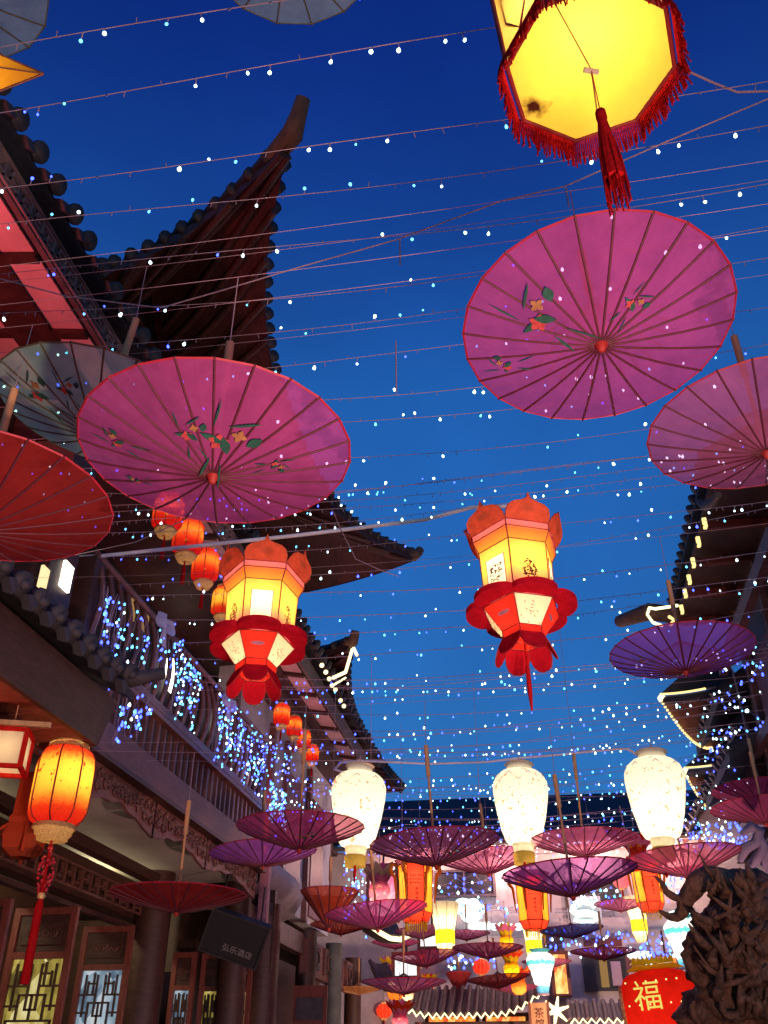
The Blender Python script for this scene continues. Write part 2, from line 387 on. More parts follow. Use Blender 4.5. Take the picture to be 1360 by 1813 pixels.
# strut at the end of the balcony
H(MB().box((-4.42, 14.78, 4.2), (0.14, 0.14, 1.15)), 'hanging_strut', surf('pink_wood', (0.42, 0.16, 0.18), 0.6, .25, 5))
# door leaves standing open, facing down the street
def lattice(wd, ht, y=0):
    mb = MB(); b = 0.022
    def hb(x0, x1, z): mb.box(((x0 + x1) / 2 * wd, y, z * ht), (abs(x1 - x0) * wd + b, 0.03, b))
    def vb(x, z0, z1): mb.box((x * wd, y + .002, (z0 + z1) / 2 * ht), (b, 0.03, abs(z1 - z0) * ht + b))
    for s in (0, .07, .14, .21):
        x0, x1 = .08 + s, .92 - s; z1 = .66 - s * .9
        hb(x0, x1, z1); vb(x0, .02, z1); vb(x1, .02, z1)
    for s in (-1, 1):
        c0 = .5
        vb(c0 + s * .1, .72, .97); vb(c0 + s * .25, .66, .8); vb(c0 + s * .38, .72, .97); hb(c0 + s * .1, c0 + s * .5, .85); hb(c0 + s * .0, c0 + s * .25, .8)
        hb(c0 + s * .25, c0 + s * .48, .74); vb(c0 + s * .18, .86, .98); hb(c0 + s * .1, c0 + s * .3, .92); hb(c0 + s * .42, c0 + s * .5, .5); hb(c0 + s * .42, c0 + s * .5, .3)
        hb(c0, c0 + s * .1, .72); vb(c0 + s * .31, .85, .93)
    vb(.5, .66, .8); hb(.3, .7, .12)
    return mb
def door_leaf(xa, xb, Y, ztop, pane, kind):
    wd = abs(xb - xa); x0 = min(xa, xb); z0 = 0.25
    hd = Hlink('door_leaf', MB().box((0.04, 0, (ztop) / 2), (0.075, .06, ztop)).box((wd - .04, 0, ztop / 2), (0.075, .06, ztop)).box((wd / 2, 0, ztop - .04), (wd - .155, .058, .075))
               .box((wd / 2, 0, ztop - .5), (wd - .155, .058, .07)).box((wd / 2, 0, 1.0), (wd - .155, .058, .08)).box((wd / 2, 0, .06), (wd - .155, .058, .12)).mesh('door_leaf', M['red_wood']), (x0, Y, 0))
    link('top_panel', MB().box((wd / 2, .005, ztop - .27), (wd - .16, .02, .38)).box((wd / 2, -.012, ztop - .27), (wd - .28, .02, .24)).mesh('top_panel', M['dark_wood']), hd)
    c = MB()
    for k in range(4): c.tube(spiral((wd * (.3 + .13 * k), -.026, ztop - .27), .05, 1.5, (1, 0, 0), (0, 0, 1), k, 10), .009, 4)
    c.build('panel_carving', M['carved_wood'], hd)
    link('lattice', lattice(wd - .16, ztop - .5 - 1.0 - .08).mesh('lattice', M['dark_wood']), hd, (.08, 0, 1.04))
    link('pane', MB().box((wd / 2, .03, (ztop - .5 + 1.0) / 2), (wd - .15, .008, ztop - 1.5)).mesh('pane', M[pane]), hd)
    if kind: link('screen', MB().box((wd * .5, .02, 1.75), (wd * .2, .008, .5)).mesh('screen', M['screen_blue']), hd)
    link('bottom_panel', MB().box((wd / 2, .005, .55), (wd - .16, .02, .84)).mesh('bottom_panel', M['dark_wood']), hd)
def X_at(x, y, Y): return PY(x, y, Y).x
door_leaf(X_at(14, 1690, 10.5), X_at(127, 1690, 10.5), 10.5, 3.36, 'pane_green', 0)
door_leaf(X_at(142, 1690, 12.5), X_at(232, 1690, 12.5), 12.5, 3.44, 'pane_cool', 1)
door_leaf(X_at(-110, 1690, 9.0), X_at(4, 1690, 9.0), 9.0, 3.2, 'pane_dim', 0)
for (a, b, Y, z, p) in ((302, 345, 15.0, 3.4, 'pane_cool'), (354, 396, 15.2, 3.4, 'pane_green'), (404, 446, 15.4, 3.4, 'pane_dim')):
    door_leaf(X_at(a, 1740, Y), X_at(b, 1740, Y), Y, z, p, 0)
H(MB().box((-7.6, 15.7, 2.0), (1.8, .1, 4.0)).box((-5.6, 15.75, 3.8), (2.2, .1, 1.2)), 'cross_wall', 'dark_wood')
# glazed openings of the upper floor behind the balcony
for (x0, y0, x1, y1, p) in ((104, 1008, 131, 1034, 'pane_white'), (66, 1012, 88, 1036, 'pane_warm'), (228, 1060, 244, 1092, 'pane_dim'), (250, 1082, 266, 1112, 'pane_dim'), (292, 1168, 300, 1200, 'pane_white'),
                            (298, 1172, 312, 1222, 'pane_white'), (383, 1262, 390, 1292, 'pane_white'), (396, 1262, 402, 1300, 'pane_white'), (440, 1300, 448, 1335, 'pane_warm')):
    a = PX(x0, y1, -5.98); b = PX(x1, y0, -5.98)
    if x1 < 150: a = PX(x0, y1, -4.48); b = PX(x1, y0, -4.48)
    Hlink('window', MB().box((0, 0, 0), (.03, abs(b.y - a.y) * .8, abs(b.z - a.z))).mesh('window', M[p]), (a + b) / 2)
q = PX(322, 1082, -5.98)
Hlink('round_window', MB().lathe([(.001, 0), (.34, 0), (.34, .04), (.001, .04)], 20).mesh('round_window', M['pane_dim']), q, (0, pi / 2, 0))
# upper eave: soffit panels between cross beams, meander fascia, tile ends
SL = 0.18
def eave_z(x): return 8.62 + (-4.45 - x) * SL
y = 1.2; i = 0
me1 = MB().slab([(-4.47, 0, eave_z(-4.47)), (-4.47, 1.02, eave_z(-4.47)), (-4.86, 1.02, eave_z(-4.86)), (-4.86, 0, eave_z(-4.86))], (0, 0, .03)).mesh('soffit_panel', M['pink_panel'])
me2 = MB().slab([(-5.3, 0, eave_z(-5.3)), (-5.3, 1.02, eave_z(-5.3)), (-6.05, 1.02, eave_z(-6.05)), (-6.05, 0, eave_z(-6.05))], (0, 0, .03)).mesh('soffit_panel', M['pink_panel'])
mb_ = MB().beam((-4.44, 0, eave_z(-4.44) - .02), (-6.05, 0, eave_z(-6.05) - .02), .1, .1).mesh('rafter', M['dark_wood'])
while y < 24:
    Hlink('soffit_panel', me1, (0, y + .03, 0)); Hlink('soffit_panel', me2, (0, y + .03, 0)); Hlink('rafter', mb_, (0, y - .02, 0)); y += 1.1
H(MB().box((-5.08, 12.6, eave_z(-5.08) - .02), (.46, 23.4, .16)), 'purlin', 'dark_wood')
H(MB().box((-4.38, 12.6, 8.76), (.06, 23.4, .34)), 'fascia_board', 'fascia_wood')
c = MB(); y = 1.4; k = 0
while y < 12:
    b = .02; X = -4.335; z0 = 8.66; s = .2
    f = 1 if k % 2 == 0 else -1; zc = 8.76
    for (ya, za, yb, zb) in ((0, -1, 1, -1), (1, -1, 1, 1), (1, 1, .35, 1), (.35, 1, .35, -.1), (.35, -.1, .68, -.1)):
        pa = Vector((X, y + ya * s, zc + f * za * .075)); pb = Vector((X, y + yb * s, zc + f * zb * .075))
        if ya == yb: c.box((pa + pb) / 2, (.03, b, abs(pa.z - pb.z) + b))
        else: c.box((pa + pb) / 2, (.028, abs(pa.y - pb.y) + b, b))
    y += s * 1.18; k += 1
c.box((-4.335, 6.7, 8.9), (.03, 10.8, .02)).box((-4.335, 6.7, 8.62), (.03, 10.8, .02))
H(c, 'meander_band', surf('meander', (0.2, 0.14, 0.14), 0.7, .3, 8))
tm = MB().lathe([(.001, -.012), (.05, -.012), (.055, 0), (.105, 0), (.11, .015), (.105, .05), (.085, .06), (.085, 2.4)], 12)
tile_me = tm.mesh('roof_tile', M['tile'])
y = 1.2
while y < 24:
    Hlink('roof_tile', tile_me, (-4.12 + random.uniform(-.02, .02), y, 9.1 + random.uniform(-.015, .015)), (0, radians(-64), 0)); y += .36
H(MB().slab([(-4.2, .8, 8.98), (-4.2, 24.2, 8.98), (-6.4, 24.2, 10.0), (-6.4, .8, 10.0)], (0, 0, .06)), 'roof_deck', 'tile')
y = 1.02; dme = MB().slab([(0, -.1, 0), (0, 0, -.06), (0, .1, 0), (0, 0, .06)], (-.1, 0, .04)).mesh('drip_tile', M['tile'])
while y < 24:
    Hlink('drip_tile', dme, (-4.1, y, 8.98)); y += .36

# ================================================================== swept hip roof pavilions
def pavilion(name, label, near_tip, far_tip, mid_x, near_y, far_y, mid_z, depth, rise, tile_sp, power=2.6, tiles_to=99, horn=1.0, wall=True):
    ox, oy = mid_x - depth / 2, (near_y + far_y) / 2
    root = thing(name, label, 'building', (ox, oy, 0))
    off = (-ox, -oy, 0)
    def B(mb, nm, mat): o = mb.build(nm, mat, root); o.location = off; return o
    nt_, ft_ = Vector(near_tip), Vector(far_tip)
    bx = mid_x - depth                                  # back edge
    bn, bf = Vector((2 * ox - nt_.x, nt_.y, nt_.z)), Vector((2 * ox - ft_.x, ft_.y, ft_.z))
    corners = [nt_, ft_, bf, bn]
    mids = [(mid_x, None), (None, far_y), (bx, None), (None, near_y)]
    def eave(side, s):                                   # s -1..1
        a, b = corners[side], corners[(side + 1) % 4]; t = (s + 1) / 2
        p = a.lerp(b, t); k = abs(s) ** power
        if mids[side][0] is not None: p.x = mids[side][0] * (1 - k) + p.x * k
        else: p.y = mids[side][1] * (1 - k) + p.y * k
        p.z = mid_z * (1 - k) + p.z * k
        return p
    ry0, ry1 = near_y + (far_y - near_y) * .3, near_y + (far_y - near_y) * .7
    def ridge(side, s):
        zt = mid_z + rise
        if side == 0: return Vector((ox, oy + (ry1 - ry0) / 2 * s, zt))
        if side == 2: return Vector((ox, oy - (ry1 - ry0) / 2 * s, zt))
        return Vector((ox, ry1 if side == 1 else ry0, zt))
    ns, nr = 28, 6
    def surfpt(side, s, r):
        a, b = eave(side, s), ridge(side, s); p = a.lerp(b, r); p.z = a.z + (b.z - a.z) * (0.22 * r + .78 * r * r); return p
    for nm, mat, dz in (('roof', M['tile'], .09), ('eave_boarding', M['plank_dark'], -.03)):
        mb = MB()
        for side in range(4):
            vs = [surfpt(side, -1 + 2 * i / ns, j / nr * (1 if dz > 0 else .62)) + Vector((0, 0, dz)) for j in range(nr + 1) for i in range(ns + 1)]
            mb.add(vs, [(j * (ns + 1) + i, j * (ns + 1) + i + 1, (j + 1) * (ns + 1) + i + 1, (j + 1) * (ns + 1) + i) for j in range(nr) for i in range(ns)], True)
        B(mb, nm, mat)
    # fascia strip round the eave
    mb = MB()
    for side in range(4):
        p = [eave(side, -1 + 2 * i / 40) for i in range(41)]
        vs = [q + Vector((0, 0, -.05)) for q in p] + [q + Vector((0, 0, .1)) for q in p]
        mb.add(vs, [(i, i + 1, 41 + i + 1, 41 + i) for i in range(40)])
    B(mb, 'eave_board', M['dark_wood'])
    # rafters under the two sides in view
    for side in (0, 3):
        n = int(15 * abs(far_y - near_y) / 8) if side == 0 else 13
        for i in range(n):
            s = -.97 + 1.94 * i / (n - 1)
            if side == 3 and s < -.2: continue
            pts = [surfpt(side, s * (1 - .25 * j / 4), j / 4 * .55) + Vector((0, 0, -.1)) for j in range(5)]
            B(MB().tube(pts, .05, 6), 'rafter', M['dark_wood'])
    # eave tiles, each its own
    tmb = MB().lathe([(.001, 0), (.088, 0), (.088, .06), (.075, .07), (.075, .5)], 8).mesh('eave_tile', M['tile'])
    for side in (0, 3, 1):
        L = sum((eave(side, -1 + 2 * i / 60) - eave(side, -1 + 2 * (i + 1) / 60)).length for i in range(60)); n = int(L / tile_sp)
        for i in range(n):
            s = -1 + 2 * (i + .5) / n
            if (side == 3 and s < -.35) or (side == 1 and s > .2): continue
            a = eave(side, s); d = (surfpt(side, s, .12) - a); d.z *= 1.0
            o = link('eave_tile', tmb, root, a + Vector(off) + Vector((0, 0, .13)) - d.normalized() * .05)
            o.rotation_euler = d.to_track_quat('Z', 'Y').to_euler()
    # hip ridges and upturned horns
    for ci, cpt in enumerate(corners[:2]):
        rp = ridge(0, -1 if ci == 0 else 1)
        pts = []
        for i in range(9):
            r = i / 8; p = cpt.lerp(rp, r); p.z = cpt.z + (rp.z - cpt.z) * (.22 * r + .78 * r * r) + .06; pts.append(p)
        out = (cpt - Vector((ox, oy, cpt.z))); out.z = 0; out.normalize()
        if horn and ci == 1: horn *= .5
        if horn:
            e = cpt + out * .5 * horn + Vector((0, 0, .55 * horn + .1)); e2 = cpt + out * .24 * horn + Vector((0, 0, .08 + .24 * horn))
            hp = B(MB().tube([pts[1], pts[0], e2, e], [.1, .13, .1, .085], 10), 'horn', M['horn_wood'])
        B(MB().tube(pts, .09, 8), 'hip_ridge', M['tile'])
    B(MB().tube([ridge(0, -1) + Vector((0, 0, .15)), ridge(0, 1) + Vector((0, 0, .15))], .18, 8), 'ridge', M['tile'])
    if wall:
        B(MB().box((ox - .2, oy, mid_z - .75), (depth - 2.8, far_y - near_y - 1.2, 2.3)), 'wall', M['dark_wood'])
    return root, eave, off
surf('plank_dark', (0.055, 0.014, 0.012), 0.65, .5, 5, (5, 1, 1))
surf('horn_wood', (0.12, 0.07, 0.04), 0.7, .4, 7)
pavilion('swept_roof_pavilion', 'dark pavilion roof with tall upturned corner against the sky above the balcony', (-2.05, 6.0, 10.55), (-2.05, 16.0, 10.75), -3.28, 7.45, 16.3, 10.25, 6.6, 2.3, .27, 2.4, horn=.5)
root3, e3, o3 = pavilion('far_pavilion', 'brown tiled pavilion roof with lit horn, farther down the left row', (-3.55, 17.1, 9.45), (-4.1, 27.6, 9.3), -4.25, 17.6, 27.2, 9.1, 6.0, 2.6, .3, 2.4, horn=.25)
# lit outline on the far pavilion
pts = [PX(625, 1145, -3.6), PX(612, 1190, -3.62), PX(590, 1200, -3.75)]
led = MB().tube([PX(632, 1160, -3.58)] + pts, .035, 6); led.tube([PX(612, 1200, -3.62), PX(592, 1212, -3.75)], .02, 6)
o = led.build('led_outline', M['led_cream'], root3); o.location = o3
for (x, y) in ((570, 1178), (577, 1190), (583, 1202), (588, 1214), (594, 1221), (603, 1240), (609, 1250)):
    p = PX(x, y, -3.85); o = link('led_tile_end', MB().sphere((0, 0, 0), .045, 8, 5).mesh('led_tile_end', M['led_cream']), root3, p + Vector(o3))

# ================================================================== low canopy at the far left
can = thing('entrance_canopy', 'low tiled entrance canopy with curled corner and red lit boards, left edge', 'canopy', (-5, 5.5, 0))
CO = (5, -5.5, 0)
def CB(mb, nm, mat): o = mb.build(nm, M[mat], can); o.location = CO; return o
zs = 4.27
for i in range(13):
    x = -3.93 - .3 * i / 1 * 0; y0 = 7.42 - i * .36
    CB(MB().box((-5.2, y0 - .17, zs + .012 * (i % 3)), (2.5, .34, .05)), 'ceiling_board', 'plank')
CB(MB().slab([(-3.9, 2.8, zs - .06), (-3.9, 7.5, zs - .06), (-3.82, 7.58, zs + .38), (-3.82, 2.8, zs + .38)], (-.05, 0, 0)), 'fascia', 'dark_wood')
CB(MB().slab([(-3.95, 7.47, zs - .06), (-6.4, 7.47, zs - .06), (-6.4, 7.53, zs + .38), (-3.88, 7.53, zs + .38)], (0, .05, 0)), 'end_fascia', 'dark_wood')
CB(MB().slab([(-3.72, 2.8, 4.7), (-3.72, 7.7, 4.7), (-6.4, 7.7, 6.1), (-6.4, 2.8, 6.1)], (0, 0, .08)), 'roof_deck', 'tile')
tm2 = MB().lathe([(.001, 0), (.1, 0), (.1, .05), (.075, .06), (.075, 1.2)], 10).sphere((0, 0, 0), .05, 6, 4).mesh('roof_tile', M['tile_grey']) if 'tile_grey' in M else None
if tm2 is None:
    surf('tile_grey', (0.05, 0.045, 0.055), .7, .4, 9)
    tm2 = MB().lathe([(.001, 0), (.1, 0), (.1, .05), (.075, .06), (.075, 1.2)], 10).sphere((0, 0, 0), .05, 6, 4).mesh('roof_tile', M['tile_grey'])
for i in range(17):
    y = 2.9 + i * .285
    up = .0 if y < 6.6 else .12 * (y - 6.6) ** 2
    link('roof_tile', tm2, can, (-3.66 + 5, y - 5.5, 4.78 + up), (0, radians(-62), 0))
dme = MB().slab([(0, -.08, 0), (0, 0, -.1), (0, .08, 0), (0, 0, .04)], (-.08, 0, .03)).mesh('drip_tile', M['tile_grey'])
for i in range(16): link('drip_tile', dme, can, (-3.64 + 5, 3.04 + i * .285 - 5.5, 4.72))
tip = PX(290, 1192, -3.45)
CB(MB().tube([(-6.3, 6.6, 6.2), (-5.2, 7.0, 5.55), (-4.4, 7.25, 5.12), (-3.95, 7.4, 4.98), PX(235, 1203, -3.68), tip], [.13, .12, .11, .1, .085, .06], 8), 'hip_ridge', 'tile_grey')
CB(MB().tube([(-5.6, 2.9, 5.85), (-4.6, 5.6, 5.3), (-4.05, 7.25, 5.0)], .06, 6), 'upper_ridge', 'dark_wood')
CB(MB().lathe([(.16, 0), (.16, 4.2)], 12, c=(-6.2, 7.2, 0)), 'post', 'dark_wood')

# ================================================================== second house farther down the left side
h2 = thing('plastered_house', 'pale plastered house with timber gallery beyond the balcony', 'building', (-6.5, 20, 0))
def B2(mb, nm, mat): o = mb.build(nm, M[mat] if isinstance(mat, str) else mat, h2); o.location = (6.5, -20, 0); return o
B2(MB().box((-5.6, 19.6, 6.6), (.3, 8.6, 3.7)), 'upper_wall', 'plaster')
B2(MB().box((-5.42, 19.9, 6.2), (.08, 1.4, 2.6)).box((-5.42, 22.2, 6.2), (.08, 1.2, 2.6)), 'shutter', 'red_wood')
for y in (15.4, 17.9, 19.1, 21.2): B2(MB().box((-5.4, y, 6.4), (.14, .16, 3.4)), 'pilaster', 'mauve_wood')
# rounded plaster cove
mb = MB(); n = 8
prof = [(-5.45, 5.05), (-4.75, 4.98), (-4.56, 4.86), (-4.5, 4.66), (-4.62, 4.44), (-4.95, 4.28), (-5.5, 4.2), (-6.3, 4.18)]
ys = [15.1, 16.2, 17.2, 18.0, 18.5, 18.75]
vs = [(x - max(0, (yy - 17.2)) ** 2 * .16, yy, z) for yy in ys for x, z in prof]
mb.add(vs, [(j * n + i, j * n + i + 1, (j + 1) * n + i + 1, (j + 1) * n + i) for j in range(len(ys) - 1) for i in range(n - 1)], True)
B2(mb, 'plaster_cove', 'plaster')
B2(MB().tube([(-4.8, 15.1, 5.02), (-4.8, 16.6, 5.02), (-4.82, 17.4, 5.0), (-4.9, 18.1, 4.98), (-5.1, 18.7, 4.95)], .025, 6), 'gutter', 'dark_trim')
B2(MB().box((-4.85, 17.3, 3.95), (.18, 4.6, .36)), 'beam', 'carved_wood')
B2(MB().box((-4.75, 21.3, 3.75), (.16, 5.0, .62)), 'gallery_board', 'mauve_wood')
for y in (19.4, 20.5, 21.6, 22.7):
    w_ = B2(MB().box((-4.655, y, 3.78), (.04, .62, .4)), 'square_vent', 'dark_trim')
    MB().tube([(-4.62, y + .2 * cos(a * pi / 4), 3.78 + .14 * sin(a * pi / 4)) for a in range(9)], .02, 4).build('vent_ring', M['mauve_wood'], w_)
    B2(MB().box((-4.64, y - .36, 3.78), (.05, .06, .5)), 'vent_frame', 'mauve_wood')
for (x, y, r) in ((-4.7, 15.9, .26), (-4.75, 19.0, .2), (-4.6, 20.8, .18), (-4.7, 23.4, .2)):
    B2(MB().lathe([(r, 0), (r, 4.2)], 14, c=(x, y, 0)), 'column', 'dark_wood' if y != 20.8 else surf('grey_post', (.1, .11, .1), .6, .3, 5))
B2(MB().box((-5.6, 19.4, 1.9), (.2, 8, 3.8)), 'shop_wall', 'dark_wood')
a = PY(520, 1775, 17.8); b = PY(578, 1813, 17.8)
B2(MB().box(((a.x + b.x) / 2, 17.8, 2.2), (b.x - a.x, .06, 1.9)), 'sign_frame', 'red_wood')
B2(MB().box(((a.x + b.x) / 2, 17.76, 2.78), ((b.x - a.x) * .8, .04, .35)), 'sign_panel', 'tile_grey')
B2(MB().box(((a.x + b.x) / 2, 17.76, 2.2), ((b.x - a.x) * .8, .04, .6)), 'lit_pane', 'pane_cool')
B2(MB().box((-6.3, 19.5, 8.5), (2.5, 9, .2)), 'roof_plate', 'dark_wood')
# small lean-to roofs with lamp-lit rims
def lean_to(name, label, rim_px, depthY, mat_led, back, drop):
    pts = [PY(x, y, Y) for (x, y), Y in zip(rim_px, depthY)]
    o0 = pts[0].copy(); r = thing(name, label, 'roof', o0)
    n = len(pts); bk = Vector(back)
    mb = MB(); vs = [p for p in pts] + [p + bk * .5 + Vector((0, 0, .05)) for p in pts] + [p + bk + Vector((0, 0, drop)) for p in pts]
    mb.add(vs, [(j * n + i, j * n + i + 1, (j + 1) * n + i + 1, (j + 1) * n + i) for j in range(2) for i in range(n - 1)], True)
    mb.add([v - Vector((0, 0, .07)) for v in vs], [(j * n + i, j * n + i + 1, (j + 1) * n + i + 1, (j + 1) * n + i) for j in range(2) for i in range(n - 1)], True)
    o = mb.build('roof_slope', M['tile_pale'], r); o.location = -o0
    m = 22
    def at(t):
        k = t * (n - 1); i = min(int(k), n - 2); return pts[i].lerp(pts[i + 1], k - i)
    for i in range(m):
        p = at((i + .5) / m)
        q = MB().tube([p + Vector((0, 0, .05)), p + bk * .5 + Vector((0, 0, .1)), p + bk + Vector((0, 0, drop + .05))], .045, 6).build('roof_tile', M['tile_pale'], r); q.location = -o0
        if i % 1 == 0:
            q = link('rim_lamp', MB().sphere((0, 0, 0), .05, 8, 5).mesh('rim_lamp', M[mat_led]), r, p + Vector((.02, -.04, .0)) - o0)
    return r
lean_to('lean_to_roof', 'small curved lean-to roof rimmed with white lamps, left of the red hexagonal lantern', ((655, 1640), (672, 1652), (690, 1662), (708, 1664), (724, 1656)), (20, 20, 20, 20, 20.2), 'led_cream', (-.5, .9, 0), .5)
lean_to('lean_to_roof', 'lower lean-to roof corner with a few white lamps, beside the orange parasol', ((690, 1742), (700, 1750), (712, 1752), (722, 1748)), (21, 21, 21, 21), 'led_cream', (-.6, .9, 0), .5)

# ================================================================== right-hand house
hr = thing('dark_house', 'dark tall house with lamp-lit eaves along the right edge', 'building', (5, 12, 0))
def BR(mb, nm, mat): o = mb.build(nm, M[mat] if isinstance(mat, str) else mat, hr); o.location = (-5, -12, 0); return o
BR(MB().box((5.2, 14.2, 4.9), (2.4, 5.2, 9.8)), 'wall', 'dark_wood')
BR(MB().slab([(3.02, 11.7, 9.42), (3.02, 16.95, 9.42), (4.05, 16.95, 9.3), (4.05, 11.7, 9.3)], (0, 0, .08)), 'eave_boarding', 'dark_wood')
BR(MB().slab([(2.92, 11.6, 9.55), (2.92, 17.1, 9.55), (6.5, 17.1, 11.6), (6.5, 11.6, 11.6)], (0, 0, .08)), 'roof_deck', 'tile')
for y in [12.0 + i * 1.2 for i in range(5)]: BR(MB().box((3.55, y, 9.28), (1.0, .12, .12)), 'rafter', 'red_wood')
BR(MB().box((3.6, 14.2, 8.2), (.14, 5, .25)).box((3.85, 14.2, 6.6), (.14, 5, .2)), 'wall_beam', 'carved_wood')
for y in (12.3, 14.2, 16.1): BR(MB().box((3.95, y, 7.4), (.12, .14, 3.4)), 'stud', 'carved_wood')
for y in (13.25, 15.15): BR(MB().box((3.985, y, 7.4), (.03, 1.6, 1.2)), 'wall_panel', 'red_wood')
tl = MB().lathe([(.001, 0), (.085, 0), (.085, .05), (.07, .06), (.07, .9)], 10).mesh('roof_tile', M['tile'])
for i in range(18):
    y = 11.75 + i * .31; link('roof_tile', tl, hr, (2.88 - 5, y - 12, 9.68), (0, radians(62), 0))
for (x, y) in ((1233, 958), (1224, 995), (1217, 1025), (1210, 1050), (1204, 1078), (1244, 925)):
    p = PX(x, y, 2.86); q = BR(MB().box(p + Vector((.03, 0, .02)), (.06, .05, .1)).box(p + Vector((.04, .05, -.05)), (.05, .1, .035)), 'lit_tile_end', 'led_warm')
# ornament where the ridge leaves the frame
p = PX(1245, 890, 2.9)
BR(MB().tube([PX(1238, 888, 2.85), PX(1248, 896, 2.85), PX(1262, 890, 2.85), PX(1272, 876, 2.85)], [.05, .07, .07, .05], 8), 'eave_finial', 'horn_wood')
# corner horn with neon strip
t0 = Vector((3.0, 16.95, 9.5)); t1 = PX(1150, 1083, 2.42); t2 = PX(1098, 1100, 2.0)
BR(MB().tube([t0 + Vector((.5, -.6, .2)), t0, t1, t2], [.2, .2, .17, .13], 10), 'corner_horn', 'horn_wood')
BR(MB().tube([PX(1200, 1072, 2.75), PX(1160, 1078, 2.4), PX(1150, 1076, 2.36), PX(1146, 1088, 2.36), PX(1156, 1102, 2.38), PX(1172, 1108, 2.45)], .028, 6), 'neon_strip', 'led_cream')
BR(MB().tube([PX(1185, 1092, 2.5), PX(1194, 1098, 2.55), PX(1188, 1106, 2.55)], .03, 6), 'neon_strip', 'led_warm')
# lower tiers farther along, dark against the sky, each with a lit horn
def tier(name, label, tip_px, tip_z, base, zz, led_pts, X2):
    tipp = PZ(tip_px[0], tip_px[1], tip_z); r = thing(name, label, 'roof', tipp)
    def T(mb, nm, mat): o = mb.build(nm, M[mat], r); o.location = -tipp; return o
    b0, b1 = Vector(base[0]), Vector(base[1])
    n = 10; ua = []; ub = []
    for i in range(n + 1):
        t = i / n; k = (1 - t) ** 2.2
        a = tipp.lerp(b0, t); a.z = b0.z + (tipp.z - b0.z) * k; ua.append(a)
        b = tipp.lerp(b1, t); b.z = b1.z + (tipp.z - b1.z) * k - .45 * sin(pi * min(1, t * 1.0)); ub.append(b)
    T(MB().add(ua + ub, [(i, i + 1, n + 2 + i, n + 1 + i) for i in range(n)], True), 'eave_underside', 'plank')
    T(MB().add([p + Vector((0, 0, .15)) for p in ua] + [p + Vector((1.2, -.4, 1.0)) for p in ub], [(i, i + 1, n + 2 + i, n + 1 + i) for i in range(n)], True), 'roof', 'tile')
    T(MB().tube(ua, [.06] + [.1] * n, 8), 'hip_ridge', 'tile')
    if led_pts:
        T(MB().tube([p + Vector((-.02, -.05, .12)) for p in ua[:7]], .022, 6), 'led_line', 'led_warm')
        for i in range(1, 27):
            k = i / 27 * 7; j = int(k); p = ub[j].lerp(ub[j + 1], k - j)
            link('rim_lamp', MB().sphere((0, 0, 0), .03, 8, 5).mesh('rim_lamp', M['led_warm']), r, p + Vector((-.03, -.06, -.02)) - tipp)
        link('tip_lamp', MB().sphere((0, 0, 0), .085, 10, 6).mesh('tip_lamp', M['led_cream']), r, Vector((0, -.03, .03)))
    return r
tier('lit_eave_corner', 'upturned roof corner outlined with lamps below the purple parasol on the right', (1172, 1240), 8.5, ((4.1, 17.9, 8.3), (4.1, 19.6, 7.9)), 8.5, True, 0)
tier('lit_eave_corner', 'smaller lamp-lit roof corner beside the rightmost vase lantern', (1214, 1369), 8.0, ((4.6, 22.0, 7.9), (4.6, 23.4, 7.5)), 8.0, True, 0)
hr2 = thing('shadowed_house', 'shadowed house in the right background behind the far parasols', 'building', (6, 21, 0))
def BR2(mb, nm, mat): o = mb.build(nm, M[mat], hr2); o.location = (-6, -21, 0); return o
BR2(MB().box((5.6, 21.3, 3.9), (2.6, 8.6, 7.8)), 'wall', 'dark_wood')
BR2(MB().slab([(3.75, 17.2, 7.2), (3.75, 25.6, 7.2), (5.4, 25.6, 8.6), (5.4, 17.2, 8.6)], (0, 0, .12)), 'roof', 'tile')
for i in range(14): BR2(MB().tube([(3.7, 17.4 + i * .6, 7.3), (5.4, 17.4 + i * .6, 8.75)], .1, 6), 'roof_tile', 'tile')
BR2(MB().box((4.15, 20.6, 3.7), (.5, 7.2, 7.4)), 'shop_wall', 'dark_wood')
BR2(MB().slab([(3.4, 16.75, 7.55), (3.4, 19.8, 7.5), (4.9, 19.8, 8.5), (4.9, 16.75, 8.6)], (0, 0, .22)), 'upper_pent_roof', 'tile')
BR2(MB().slab([(3.3, 16.2, 6.35), (3.3, 19.2, 6.3), (4.6, 19.2, 7.0), (4.6, 16.2, 7.1)], (0, 0, .2)), 'lower_pent_roof', 'tile')
for i in range(9):
    BR2(MB().tube([(3.36, 16.9 + i * .34, 7.78), (4.8, 16.9 + i * .34, 8.78)], .07, 6), 'roof_tile', 'tile'); BR2(MB().tube([(3.26, 16.35 + i * .34, 6.55), (4.5, 16.35 + i * .34, 7.25)], .07, 6), 'roof_tile', 'tile')
BR2(MB().box((4.0, 18.5, 5.4), (.5, 2.6, .1)), 'balcony_floor', 'dark_wood')
BR2(MB().slab([(3.5, 15.6, 5.6), (3.5, 17.6, 5.6), (4.6, 17.6, 6.1), (4.6, 15.6, 6.1)], (0, 0, .1)), 'pent_roof', 'tile')
